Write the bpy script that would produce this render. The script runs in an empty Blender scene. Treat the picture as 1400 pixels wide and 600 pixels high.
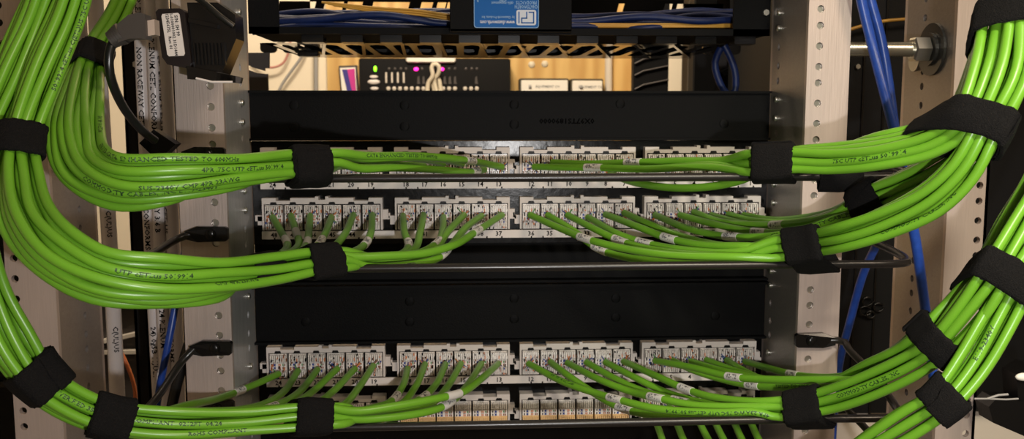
import bpy, bmesh, math, random
from mathutils import Vector, Matrix
random.seed(7)
C = bpy.context.scene.collection
V = Vector
PI = math.pi
# ------------------------------------------------------------------ camera
FPX = 1250.0
YAW, PITCH = math.radians(3.0), math.radians(6.5)
CAM = V((0, -0.8, 1.5))
camd = bpy.data.cameras.new('camera'); cam = bpy.data.objects.new('camera', camd); C.objects.link(cam)
cam.location = CAM; cam.rotation_euler = (PI/2-PITCH, 0, -YAW)
camd.sensor_width = 36.0; camd.lens = FPX/1400*36; camd.clip_start = 0.02
camd.dof.use_dof = True; camd.dof.focus_distance = 0.62; camd.dof.aperture_fstop = 18
bpy.context.scene.camera = cam
RM = cam.rotation_euler.to_matrix(); RMI = RM.inverted()
def P(x, y, d):
    """point seen at photo pixel x,y on the vertical plane d metres in front of the camera"""
    r = RM @ V(((x-700)/FPX, (300-y)/FPX, -1)); return CAM + r*(d/r.y)
def px(p):
    q = RMI @ (p-CAM); return (700-FPX*q.x/q.z, 300+FPX*q.y/q.z)
def Z(y, d, x=620): return P(x, y, d).z
def X(x, d, y=300): return P(x, y, d).x
def YD(d): return d-0.8
# ------------------------------------------------------------------ materials
def new_mat(name):
    m = bpy.data.materials.new(name); m.use_nodes = True
    return m, m.node_tree, m.node_tree.nodes['Principled BSDF']
def plain(name, col, rough=.5, metal=0.0, bump=0, bscale=300, var=0, vscale=40, coat=0, stretch=None, spec=.5):
    m, nt, b = new_mat(name)
    b.inputs['Base Color'].default_value = (*col, 1); b.inputs['Roughness'].default_value = rough
    b.inputs['Metallic'].default_value = metal; b.inputs['Coat Weight'].default_value = coat
    b.inputs['Specular IOR Level'].default_value = spec
    tc = nt.nodes.new('ShaderNodeTexCoord'); mp = nt.nodes.new('ShaderNodeMapping')
    nt.links.new(tc.outputs['Object'], mp.inputs['Vector'])
    if stretch: mp.inputs['Scale'].default_value = stretch
    if var:
        n = nt.nodes.new('ShaderNodeTexNoise'); n.inputs['Scale'].default_value = vscale; n.inputs['Detail'].default_value = 4
        nt.links.new(mp.outputs[0], n.inputs['Vector'])
        mx = nt.nodes.new('ShaderNodeMix'); mx.data_type = 'RGBA'
        nt.links.new(n.outputs['Fac'], mx.inputs['Factor'])
        mx.inputs['A'].default_value = (*[c*(1-var) for c in col], 1); mx.inputs['B'].default_value = (*[min(1, c*(1+var)) for c in col], 1)
        nt.links.new(mx.outputs['Result'], b.inputs['Base Color'])
    if bump:
        n = nt.nodes.new('ShaderNodeTexNoise'); n.inputs['Scale'].default_value = bscale; n.inputs['Detail'].default_value = 3
        nt.links.new(mp.outputs[0], n.inputs['Vector'])
        bp = nt.nodes.new('ShaderNodeBump'); bp.inputs['Strength'].default_value = bump; bp.inputs['Distance'].default_value = .001
        nt.links.new(n.outputs['Fac'], bp.inputs['Height']); nt.links.new(bp.outputs[0], b.inputs['Normal'])
    return m
def glow(name, col, s):
    m, nt, b = new_mat(name)
    b.inputs['Base Color'].default_value = (*col, 1); b.inputs['Emission Color'].default_value = (*col, 1); b.inputs['Emission Strength'].default_value = s
    return m
M = {}
M['green'] = plain('green_jacket', (.135, .345, .021), .34, var=.06, vscale=60)
def _diag():
    nt = M['alu_scratched'].node_tree
    for n in nt.nodes:
        if n.type == 'MAPPING': n.inputs['Rotation'].default_value = (math.radians(42), 0, 0); n.inputs['Scale'].default_value = (1, 6, .5)
M['panel_gloss'] = plain('black_gloss_enamel', (.0028, .0028, .003), .2, bump=.12, bscale=160, spec=.16)
M['black_mirror'] = plain('black_gloss_enamel_underside', (.004, .0036, .0034), .09)
M['black_dull'] = plain('black_dull_metal', (.003, .003, .003), .9, spec=.04)
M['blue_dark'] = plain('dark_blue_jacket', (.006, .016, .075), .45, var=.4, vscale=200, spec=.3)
M['alu_scratched'] = plain('scratched_aluminium', (.52, .52, .53), .32, .5, bump=.35, bscale=60, var=.28, vscale=55, stretch=(1, 1, 1))
M['black_metal'] = plain('black_powder_coat', (.0026, .0026, .0028), .55, bump=.15, bscale=900, spec=.08)
M['black_gloss'] = plain('black_gloss_metal', (.005, .0045, .0045), .25, spec=.4)
M['rod'] = plain('black_rod', (.013, .011, .010), .3, bump=.05)
M['black_plastic'] = plain('black_plastic', (.0035, .0032, .0032), .45, spec=.2)
M['strap'] = plain('black_fuzzy_strap', (.0065, .006, .006), .95, bump=1.0, bscale=1400, spec=.15, var=.8, vscale=1100)
M['alu'] = plain('brushed_aluminium', (.52, .435, .395), .44, .5, bump=.12, bscale=60, var=.10, vscale=30, stretch=(14, 14, .6))
M['alu_dark'] = plain('brushed_dull_aluminium', (.33, .30, .285), .38, .7, bump=.15, bscale=70, var=.14, vscale=30, stretch=(.6, 9, 14))
M['steel'] = plain('zinc_steel', (.55, .54, .50), .3, .95)
M['steel_yellow'] = plain('zinc_yellowed_rod', (.55, .52, .42), .32, .95)
M['washer'] = plain('dark_washer', (.10, .10, .10), .3, .8)
M['hole'] = plain('hole_dark', (.02, .02, .02), .8)
M['frame_plastic'] = plain('light_grey_plastic', (.55, .50, .47), .5)
M['strip'] = plain('off_white_strip', (.62, .57, .54), .5)
M['block'] = plain('clear_white_plastic', (.70, .63, .585), .25, var=.5, vscale=520, coat=.4)
M['block_cream'] = plain('cream_plastic', (.80, .55, .27), .45, var=.1, vscale=400)
M['card'] = plain('code_label_white', (.80, .74, .70), .6)
M['ink'] = plain('black_ink', (.0006, .0006, .0006), .7, spec=.02)
M['ink_green'] = plain('jacket_ink', (.012, .045, .010), .5)
M['ink_grey'] = plain('grey_ink', (.10, .10, .11), .6)
M['code_blue'] = plain('code_blue', (.03, .06, .25), .5)
M['code_orange'] = plain('code_orange', (.55, .17, .05), .5)
M['code_green'] = plain('code_green', (.05, .22, .06), .5)
M['code_brown'] = plain('code_brown', (.20, .08, .04), .5)
M['code_white'] = plain('conductor_white', (.65, .63, .60), .5)
M['wrap'] = plain('white_wrap_label', (.62, .60, .57), .4, var=.05, vscale=200)
M['blue'] = plain('blue_jacket', (.014, .055, .30), .35, var=.35, vscale=220)
M['yellow'] = plain('yellow_jacket', (.50, .27, .04), .4)
M['conduit'] = plain('white_conduit', (.66, .61, .60), .3, var=.04, vscale=20)
M['black_cable'] = plain('black_jacket', (.008, .008, .008), .3)
M['grey_cable'] = plain('grey_jacket', (.30, .29, .28), .4)
M['pink_cable'] = plain('pink_jacket', (.50, .22, .18), .45)
M['orange_cable'] = plain('orange_jacket', (.60, .16, .05), .45)
M['label_paper'] = plain('printed_label', (.68, .62, .58), .5)
M['adapter'] = plain('adapter_plastic', (.010, .006, .0055), .45, spec=.3)
M['boot'] = plain('grey_boot', (.05, .042, .038), .45)
M['clear'] = plain('clear_plug', (.45, .36, .30), .15)
M['blue_label'] = plain('blue_sticker', (.006, .10, .36), .45, var=.05, vscale=60, spec=.15)
M['label_white'] = plain('sticker_white', (.55, .60, .68), .4)
M['label_pale'] = plain('sticker_pale_blue', (.20, .36, .58), .4)
M['wall'] = plain('beige_wall_paint', (.76, .67, .52), .8, bump=.1, bscale=200, var=.03, vscale=3)
M['floor'] = plain('vinyl_floor', (.30, .27, .24), .5, var=.1, vscale=5)
M['ceil'] = plain('ceiling_paint', (.70, .68, .64), .9)
M['white_box'] = plain('white_box_plastic', (.80, .76, .68), .5)
M['box_edge'] = plain('dark_box_edge', (.06, .05, .03), .6)
M['poster_pink'] = plain('pink_print', (.55, .03, .25), .5)
M['poster_blue'] = plain('indigo_print', (.04, .03, .22), .5)
M['tan'] = plain('cream_cord', (.62, .55, .42), .5)
M['cabinet'] = plain('black_cabinet', (.0045, .0045, .005), .6, bump=.1, bscale=500, spec=.2)
M['pilaster'] = plain('painted_pilaster', (.60, .54, .46), .7)
M['dark_grey'] = plain('dark_grey_metal', (.07, .06, .055), .5, .3)
M['led_pink'] = glow('led_magenta', (1.0, .02, .35), 3)
M['led_green'] = glow('led_green', (.25, 1.0, .02), 2.2)
_diag()
def plywood():
    m, nt, b = new_mat('plywood')
    tc = nt.nodes.new('ShaderNodeTexCoord'); mp = nt.nodes.new('ShaderNodeMapping'); mp.inputs['Scale'].default_value = (5, 1, 1.1)
    w = nt.nodes.new('ShaderNodeTexWave'); w.inputs['Scale'].default_value = 1.6; w.inputs['Distortion'].default_value = 9; w.inputs['Detail'].default_value = 3; w.inputs['Detail Scale'].default_value = 1.2
    cr = nt.nodes.new('ShaderNodeValToRGB')
    cr.color_ramp.elements[0].color = (.50, .29, .085, 1); cr.color_ramp.elements[1].color = (.64, .42, .15, 1)
    nt.links.new(tc.outputs['Object'], mp.inputs[0]); nt.links.new(mp.outputs[0], w.inputs['Vector']); nt.links.new(w.outputs['Fac'], cr.inputs[0])
    nt.links.new(cr.outputs[0], b.inputs['Base Color']); b.inputs['Roughness'].default_value = .55
    return m
M['plywood'] = plywood()
# ------------------------------------------------------------------ mesh builder
class MB:
    def __init__(s): s.v = []; s.f = []; s.m = []; s.sm = []
    def add(s, vs, fs, mi=0, smooth=False):
        o = len(s.v); s.v += [tuple(v) for v in vs]
        for f in fs: s.f.append([i+o for i in f]); s.m.append(mi); s.sm.append(smooth)
    def box(s, a, b, mi=0):
        x0, x1 = sorted((a[0], b[0])); y0, y1 = sorted((a[1], b[1])); z0, z1 = sorted((a[2], b[2]))
        s.add([(x0,y0,z0),(x1,y0,z0),(x1,y1,z0),(x0,y1,z0),(x0,y0,z1),(x1,y0,z1),(x1,y1,z1),(x0,y1,z1)],
              [(0,3,2,1),(4,5,6,7),(0,1,5,4),(1,2,6,5),(2,3,7,6),(3,0,4,7)], mi)
    def bbox(s, a, b, c=.001, mi=0):
        """box with chamfered vertical/horizontal edges seen from the front (y side)"""
        x0, x1 = sorted((a[0], b[0])); y0, y1 = sorted((a[1], b[1])); z0, z1 = sorted((a[2], b[2]))
        c = min(c, (x1-x0)*.45, (z1-z0)*.45, (y1-y0)*.45)
        def ring(y, i): return [(x0+i,y,z0+c+0*i),(x0+c,y,z0+i),(x1-c,y,z0+i),(x1-i,y,z0+c),(x1-i,y,z1-c),(x1-c,y,z1-i),(x0+c,y,z1-i),(x0+i,y,z1-c)]
        r = [ring(y0, c*.6), ring(y0+c, 0), ring(y1, 0)]
        s.loft(r, mi, caps=True)
    def loft(s, rings, mi=0, caps=True, smooth=False, closed=True):
        n = len(rings[0]); vs = [v for r in rings for v in r]; fs = []
        for k in range(len(rings)-1):
            for i in range(n if closed else n-1):
                j = (i+1) % n
                fs.append((k*n+i, k*n+j, (k+1)*n+j, (k+1)*n+i))
        s.add(vs, fs, mi, smooth)
        if caps:
            s.add(rings[0], [tuple(range(n-1, -1, -1))], mi); s.add(rings[-1], [tuple(range(n))], mi)
    def tube(s, pts, r, n=12, mi=0, caps=True, smooth=True):
        fr = frames(pts); rr = r if isinstance(r, (list, tuple)) else [r]*len(pts)
        rings = [[p + (a*math.cos(t) + b*math.sin(t))*q for t in [2*PI*i/n for i in range(n)]] for p, (T, a, b), q in zip(pts, fr, rr)]
        s.loft(rings, mi, caps, smooth)
    def cyl(s, a, b, r, n=16, mi=0, r2=None, smooth=True):
        s.tube([V(a), V(b)], [r, r if r2 is None else r2], n, mi, True, smooth)
    def prism(s, poly, axis, d, mi=0):
        """poly: 3D points, extruded by vector d"""
        d = V(d); s.loft([[V(p) for p in poly], [V(p)+d for p in poly]], mi)
    def sphere(s, c, r, mi=0, n=10, sc=(1,1,1)):
        c = V(c); rings = []
        for k in range(1, n):
            th = PI*k/n
            rings.append([c+V((sc[0]*r*math.sin(th)*math.cos(2*PI*i/(2*n)), sc[1]*r*math.sin(th)*math.sin(2*PI*i/(2*n)), sc[2]*r*math.cos(th))) for i in range(2*n)])
        s.loft(rings, mi, True, True)
    def build(s, name, mats, parent=None, inv=None):
        me = bpy.data.meshes.new(name)
        me.from_pydata(s.v, [], s.f)
        if not isinstance(mats, (list, tuple)): mats = [mats]
        for m in mats: me.materials.append(M[m] if isinstance(m, str) else m)
        me.polygons.foreach_set('material_index', s.m); me.polygons.foreach_set('use_smooth', s.sm)
        bm = bmesh.new(); bm.from_mesh(me); bmesh.ops.recalc_face_normals(bm, faces=bm.faces); bm.to_mesh(me); bm.free()
        o = bpy.data.objects.new(name, me); C.objects.link(o)
        if parent is not None:
            o.parent = parent
            # parents are never rotated or scaled, so children are only shifted
            loc = world_loc(parent); o.location = -loc
        return o
def world_loc(o):
    l = V(o.location)
    while o.parent: o = o.parent; l += V(o.location)
    return l
def frames(pts):
    n = len(pts); out = []; ref = None
    for i in range(n):
        T = (pts[min(i+1, n-1)] - pts[max(i-1, 0)])
        T = T.normalized() if T.length > 1e-9 else V((0, 0, 1))
        if ref is None: ref = V((0, -1, 0)) if abs(T.y) < .9 else V((0, 0, 1))
        a = (ref - T*ref.dot(T)).normalized(); ref = a; out.append((T, a, T.cross(a)))
    return out
def smooth_path(pts, step=.006):
    """centripetal-ish Catmull-Rom, resampled"""
    p = [V(q) for q in pts]; p = [p[0]*2-p[1]] + p + [p[-1]*2-p[-2]]; dense = []
    for i in range(1, len(p)-2):
        p0, p1, p2, p3 = p[i-1:i+3]
        t = [0]
        for a, b in ((p0, p1), (p1, p2), (p2, p3)): t.append(t[-1] + max((b-a).length, 1e-6)**.5)
        N = max(4, int((p2-p1).length/.003))
        for k in range(N):
            u = t[1] + (t[2]-t[1])*k/N
            A1 = p0*((t[1]-u)/(t[1]-t[0])) + p1*((u-t[0])/(t[1]-t[0]))
            A2 = p1*((t[2]-u)/(t[2]-t[1])) + p2*((u-t[1])/(t[2]-t[1]))
            A3 = p2*((t[3]-u)/(t[3]-t[2])) + p3*((u-t[2])/(t[3]-t[2]))
            B1 = A1*((t[2]-u)/(t[2]-t[0])) + A2*((u-t[0])/(t[2]-t[0]))
            B2 = A2*((t[3]-u)/(t[3]-t[1])) + A3*((u-t[1])/(t[3]-t[1]))
            dense.append(B1*((t[2]-u)/(t[2]-t[1])) + B2*((u-t[1])/(t[2]-t[1])))
    dense.append(p[-2])
    for _ in range(2): dense = [dense[0]] + [(dense[i-1]+dense[i]*2+dense[i+1])/4 for i in range(1, len(dense)-1)] + [dense[-1]]
    out = [dense[0]]; acc = 0
    for a, b in zip(dense, dense[1:]):
        acc += (b-a).length
        if acc >= step: out.append(b); acc = 0
    if (out[-1]-dense[-1]).length > step*.3: out.append(dense[-1])
    return out
def tag(o, label=None, cat=None, group=None, kind=None):
    if label: o['label'] = label
    if cat: o['category'] = cat
    if group: o['group'] = group
    if kind: o['kind'] = kind
    return o
def thing(name, label, cat, loc, group=None):
    o = bpy.data.objects.new(name, None); C.objects.link(o); o.location = loc; o.empty_display_size = .01
    return tag(o, label, cat, group)
# ------------------------------------------------------------------ text
_tc = {}
def glyphs(s, size):
    if (s, size) in _tc: return _tc[(s, size)]
    cu = bpy.data.curves.new('t', 'FONT'); cu.body = s; cu.size = size; cu.resolution_u = 1; cu.offset = size*.022; cu.align_x = 'CENTER'; cu.align_y = 'CENTER'
    o = bpy.data.objects.new('t', cu); C.objects.link(o)
    dg = bpy.context.evaluated_depsgraph_get(); dg.update(); me = bpy.data.meshes.new_from_object(o.evaluated_get(dg))
    r = ([tuple(v.co) for v in me.vertices], [tuple(p.vertices) for p in me.polygons])
    bpy.data.objects.remove(o); bpy.data.curves.remove(cu); bpy.data.meshes.remove(me)
    _tc[(s, size)] = r; return r
def flat_text(mb, s, size, o, right, up, mi=0, sx=1.0):
    vs, fs = glyphs(s, size); o = V(o); right = V(right).normalized(); up = V(up).normalized()
    mb.add([o + right*(v[0]*sx) + up*v[1] for v in vs], fs, mi)
def arclen(pts):
    s = [0]
    for a, b in zip(pts, pts[1:]): s.append(s[-1] + (b-a).length)
    return s
def at_s(pts, S, s):
    s = min(max(s, 0), S[-1]-1e-6); lo, hi = 0, len(S)-1
    while hi-lo > 1:
        m = (lo+hi)//2
        if S[m] <= s: lo = m
        else: hi = m
    t = (s-S[lo])/(S[hi]-S[lo]); return pts[lo].lerp(pts[hi], t), (pts[hi]-pts[lo]).normalized()
def near_px(pts, x, y):
    best = min(range(len(pts)), key=lambda i: (px(pts[i])[0]-x)**2 + (px(pts[i])[1]-y)**2); return best
def tube_text(mb, pts, s0, txt, size, r, roll=0.0, flip=False, mi=0, sx=1.0):
    S = arclen(pts); p, T = at_s(pts, S, s0)
    a, b = px(p), px(p+T*.01); sg = 1 if (b[0]-a[0]) + .3*(b[1]-a[1]) > 0 else -1
    if flip: sg = -sg
    vs, fs = glyphs(txt, size); out = []
    for v in vs:
        p, T = at_s(pts, S, s0 + sg*v[0]*sx); R = T*sg
        F = (CAM-p); F = (F - R*F.dot(R)).normalized(); U = F.cross(R)
        an = v[1]/r + roll
        out.append(p + (F*math.cos(an) + U*math.sin(an))*(r+.00012))
    mb.add(out, fs, mi)
# ------------------------------------------------------------------ the room
def struct(o): o['kind'] = 'structure'; return o
XL, XR, YF, YB, HT = -2.2, 2.6, -2.6, 1.45, 2.75
m = MB(); m.box((XL-.1, YF-.1, -.1), (XR+.1, YB+.1, 0)); struct(m.build('floor', 'floor'))
m = MB(); m.box((XL-.1, YF-.1, HT), (XR+.1, YB+.1, HT+.1)); struct(m.build('ceiling', 'ceil'))
m = MB(); m.box((XL-.1, YB, 0), (XR+.1, YB+.1, HT)); struct(m.build('wall_back', 'wall'))
m = MB(); m.box((XL-.1, YF, 0), (XL, YB, HT)); struct(m.build('wall_left', 'wall'))
m = MB(); m.box((XR, YF, 0), (XR+.1, YB, HT)); struct(m.build('wall_right', 'wall'))
m = MB(); m.box((XL-.1, YF-.1, 0), (XR+.1, YF, HT)); struct(m.build('wall_front', 'wall'))
# ------------------------------------------------------------------ rack posts
DN = 0.713                           # distance of the near flanges
YN = YD(DN); TH = .0045
ZLO, ZHI = Z(640, .7), Z(-60, .7)
def hole_plate(mb, u0, u1, uc, holes, r, z0, z1, at, depth, nrm):
    """plate in the (u,z) plane with a row of round holes at u=uc. at(u, z, t) -> point, t=0 seen face, t=1 back"""
    n = 12; zs = sorted(holes)
    cuts = [z0] + [(a+b)/2 for a, b in zip(zs, zs[1:])]
    lo = zs[0]-.008; hi = zs[-1]+.008
    def quad(ua, ub, za, zb):
        for t in (0, 1): mb.add([at(ua, za, t), at(ub, za, t), at(ub, zb, t), at(ua, zb, t)], [(0, 1, 2, 3)])
    ul, ur = uc-.0075, uc+.0075
    quad(u0, ul, z0, z1); quad(ur, u1, z0, z1); quad(ul, ur, z0, lo); quad(ul, ur, hi, z1)
    bounds = [lo] + [(a+b)/2 for a, b in zip(zs, zs[1:])] + [hi]
    for k, z in enumerate(zs):
        za, zb = bounds[k], bounds[k+1]; per = []; cir = []
        for i in range(16):
            a = 2*PI*i/16 + PI/16*0; c, s_ = math.cos(a), math.sin(a)
            cir.append((uc + r*c, z + r*s_))
            hu = .0075; hz = (zb-z) if s_ > 0 else (z-za)
            sc = min(hu/abs(c) if abs(c) > 1e-6 else 9, hz/abs(s_) if abs(s_) > 1e-6 else 9)
            per.append((uc + sc*c, z + sc*s_))
        corners = [(ur, zb), (ul, zb), (ul, za), (ur, za)]
        # ring of quads plus corner triangles
        for t in (0, 1):
            for i in range(16):
                j = (i+1) % 16
                mb.add([at(*cir[i], t), at(*per[i], t), at(*per[j], t), at(*cir[j], t)], [(0, 1, 2, 3)])
                for cu in corners:
                    a1 = math.atan2(cu[1]-z, cu[0]-uc) % (2*PI); 
                    if 2*PI*i/16 < a1 < 2*PI*(i+1)/16 - 1e-9: mb.add([at(*per[i], t), at(*cu, t), at(*per[j], t)], [(0, 1, 2)])
        mb.add([at(*c, 0) for c in cir] + [at(*c, 1) for c in cir], [(i, (i+1) % 16, 16+(i+1) % 16, 16+i) for i in range(16)])
    # rim
    mb.add([at(u0,z0,0),at(u0,z1,0),at(u0,z1,1),at(u0,z0,1),at(u1,z0,0),at(u1,z1,0),at(u1,z1,1),at(u1,z0,1)], [(0,1,2,3),(4,5,6,7),(0,4,7,3),(1,5,6,2)])
def eia(z0, z1, ph=0):
    out = []; z = z0+ph; k = 0
    while z < z1: out.append(z); z += (.015875, .015875, .0127)[k % 3]; k += 1
    return out
def rack_post(label, xweb, out, flange_w, hole_off, web_frac, ph, screws):
    """xweb: x of the web face; out: +1/-1 the way the flanges point"""
    t = thing('rack_post', label, 'rack post', (xweb, YN+.04, 0), 'aluminium rack posts')
    m = MB(); hz = eia(ZLO, ZHI, ph)
    u0, u1 = sorted((xweb, xweb+out*flange_w))
    hole_plate(m, u0, u1, xweb+out*hole_off, hz, .0029, 0, 2.13, lambda u, z, q: V((u, YN+q*TH, z)), 0, 0)
    m.build('flange', 'alu', t)
    m = MB(); m.box((u0, -TH, 0), (u1, 0, 2.13)); m.build('flange', 'alu', t)
    m = MB(); wc = YN + TH + web_frac*(-YN-2*TH)
    hole_plate(m, YN+TH, -TH, wc, [z+.004 for z in hz], .0031, 0, 2.13, lambda u, z, q: V((xweb+out*q*TH, u, z)), 0, 0)
    m.build('web', 'alu_scratched' if out < 0 and screws else 'alu_dark', t)
    m = MB(); m.box((xweb+out*TH, -.06, 0), (xweb+out*(TH+.001), -.002, 2.13)) if False else None
    # slugs and screws sitting in some of the flange and web holes
    for k, z in enumerate(hz):
        if screws and (k*7) % 5 in (1, 3):
            m = MB(); c = V((xweb - out*.0016, wc, z+.004)); e = V((xweb + out*TH*2, wc, z+.004))
            m.cyl(c, e, .0027, 14); m.sphere(c, .0026, 0, 6, (.45, 1, 1)); m.build('screw', 'steel', t)
    if screws:
        for k, z in enumerate(hz):
            m = MB(); c = V((xweb+out*hole_off, YN+.0020, z)); m.cyl(c, c+V((0, .003, 0)), .0027, 14); m.build('threaded_insert', 'steel', t)
    return t
XWL, XWR = X(304, DN, 100), X(1103, DN, 100)
XNL, XNR = X(67, DN, 240), X(1305, DN, 100)
rack_post('aluminium rack post left of the black panels, beside the white conduits', XWL, -1, .036, .0095, .66, 0.002, True)
rack_post('pale aluminium rack post right of the black panels, nearest the long threaded rod', XWR, +1, .034, .0095, .79, .005, True)
rack_post('aluminium post at far left, partly hidden behind thick green bundles', XNL, -1, .037, .030, .6, .004, False)
rack_post('aluminium post at far right with large dark washer bolted on', XNR, +1, .031, .026, .6, .0, False)
# ------------------------------------------------------------------ threaded rod between the right posts
zr = Z(67, .745, 1220); yr = YD(.748)
t = thing('threaded_rod', 'zinc threaded rod with nut and washer joining the two right posts', 'threaded rod', ((XWR+XNR)/2, yr, zr))
m = MB(); pts = []; rs = []; x = XWR+TH+.0005; k = 0
while x < XNR-.0003: pts.append(V((x, yr, zr))); rs.append(.0062 if k % 2 else .0052); x += .0011; k += 1
m.tube(pts, rs, 14); m.build('threaded_shaft', 'steel_yellow', t)
m = MB(); m.tube([V((XNR-.0185, yr, zr)), V((XNR-.0175, yr, zr)), V((XNR-.006, yr, zr)), V((XNR-.005, yr, zr))], [.009, .0108, .0108, .009], 6, smooth=False); m.build('hex_nut', 'steel', t)
m = MB(); m.cyl((XNR-.0025, yr, zr), (XNR-.0003, yr, zr), .0215, 32, smooth=False); m.cyl((XNR-.005, yr, zr), (XNR-.0025, yr, zr), .0135, 24, smooth=False); m.build('washer', 'washer', t)
q = P(1250, 83, .775); m = MB(); m.cyl((XNR-.003, q.y, q.z), (XNR-.0003, q.y, q.z), .009, 24); m.build('round_plug', 'steel', t)
# ------------------------------------------------------------------ black panels
XI0, XI1 = XWL+.0002, XWR-.0002        # the opening between the posts
def blank(label, ytop, ybot, d, lip_top, lip_bot, rivets, writing=None):
    zt, zb = Z(ytop, d), Z(ybot, d); y = YD(d)
    t = thing('blank_panel', label, 'blank panel', ((XI0+XI1)/2, y, zb))
    m = MB(); m.bbox((XI0, y, zb), (XI1, y+.0025, zt), .0008)
    if lip_top: m.box((XI0, y-lip_top, zt-.002), (XI1, y, zt))
    if lip_bot: m.box((XI0, y-lip_bot, zb), (XI1, y, zb+.002))
    m.build('panel_plate', 'black_metal', t)
    for (rx, ry) in rivets:
        q = P(rx, ry, d); m = MB(); m.sphere((q.x, y, q.z), .0042, 0, 6, (1, .12, 1)); m.build('rivet', 'black_metal', t)
    if writing:
        m = MB(); flat_text(m, writing[0], writing[1], P(writing[2], writing[3], d)+V((0, -.0004, 0)), (-1, 0, 0), (0, 0, -1), sx=1.15); m.build('stamped_number', 'ink', t)
    return t
blank('plain black blank panel above the topmost row of ports', 124, 192, .797, .004, .004, [(402,144),(402,174),(553,144),(553,173),(703,143),(703,170),(848,142),(990,169)], ('0X97TS1890000', .0062, 775, 165))
blank('plain black blank panel in the middle, above the lower patch panel', 387, 466, .793, .010, .006, [(418,440),(560,412),(560,440),(703,408),(703,436),(842,408),(842,434),(978,432)])
blank('narrow black filler strip just under the port row numbered 48 to 25', 331, 384, .799, 0, .012, [])
# ------------------------------------------------------------------ patch panels with punch-down modules
ROWX = [(358, 523), (540, 697), (711, 868), (881, 1040)]
DB = .787
MODX = [(X(a, DB, 298), X(b, DB, 298)) for a, b in ROWX]
def make_block(mb, cx, z0, z1, y, punched, seed, cream=False):
    """one insulation displacement block: two combs of prongs, a colour code card between"""
    rn = random.Random(seed); w = .0146; x0 = cx-w/2; h = z1-z0; body = 1 if cream else 0
    mb.box((x0, y+.0030, z0), (x0+w, y+.012, z0+.37*h), body); mb.box((x0, y+.0030, z0+.37*h), (x0+w, y+.012, z1), 0)
    for row, (za, zb) in enumerate(((z0+.62*h, z1-.0004), (z0+.0004, z0+.36*h))):
        for i in range(8):
            a = x0 + w*(i+.08)/8; b = x0 + w*(i+.92)/8; yo = rn.uniform(-.0006, .0006); mid = (a+b)/2
            zt, zc = (zb, za) if row == 0 else (za, zb)
            tip = zc; sg = 1 if row == 0 else -1
            pts0 = [(a, y+.0042, zt), (b, y+.0042, zt), (b, y+.0042, tip), (a, y+.0042, tip)]
            pts1 = [(a+.0002, y+yo+.0008, zt-sg*.0006), (b-.0002, y+yo+.0008, zt-sg*.0006), (b-.0003, y+yo, tip+sg*.0016), (a+.0003, y+yo, tip+sg*.0016)]
            mb.loft([[V(p) for p in pts0], [V(p) for p in pts1]], body if row else 0)
    mb.box((x0+.0002, y+.0018, z0+.375*h), (x0+w-.0002, y+.0042, z0+.61*h), 2)
    cols = (3, 3, 4, 4, 5, 5, 6, 6)
    for rr in (0, 1):
        zc = z0+h*(.43 if rr == 0 else .56)
        for i, (u, ww) in enumerate(((.12, .0009), (.30, .0017), (.55, .0008), (.63, .0008), (.79, .0010), (.89, .0010))):
            mi = (7, 3, 4, 4, 5 if rr else 6, 6)[i]
            mb.box((x0+u*w-ww/2, y+.0015, zc-.0009), (x0+u*w+ww/2, y+.0018, zc+.0009), mi)
    for u in (.24, .33, .55, .62, .82):
        mb.box((x0+u*w-.0005, y+.0015, z0+h*.492), (x0+u*w+.0005, y+.0018, z0+h*.502), 7)
    if punched:     # wire stubs and specks of cut insulation around the cable
        for i in range(16):
            a = x0+rn.uniform(.05, .95)*w; za = z0+rn.uniform(.05, .95)*h; hw = rn.uniform(.0002, .0006); hh = rn.uniform(.0003, .0011)
            mb.box((a-hw, y-.0003, za-hh), (a+hw, y+.003, za+hh), (7, 7, 6, 8, 6, 7, 8, 7, 4)[rn.randrange(9)])
    if punched:     # wire ends seated between the prongs
        for i in range(8):
            a = x0 + w*(i+.5)/8; c = (3, 8, 6, 8, 8, 8, 6, 8)[(i+seed) % 8]
            za = z0 + h*(.66 if i % 2 else .30)
            mb.box((a-.0005, y-.0004, za-.0008), (a+.0005, y+.004, za+.0008), c)
            if rn.random() < .7: mb.box((a-.0004+.0009, y-.0003, za+.001), (a+.0009+.0004, y+.003, za+.0035), (4, 6, 8, 7)[rn.randrange(4)])
BLK = ['block', 'block_cream', 'card', 'code_blue', 'code_orange', 'code_green', 'code_brown', 'ink', 'code_white']
_bc = {}
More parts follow.
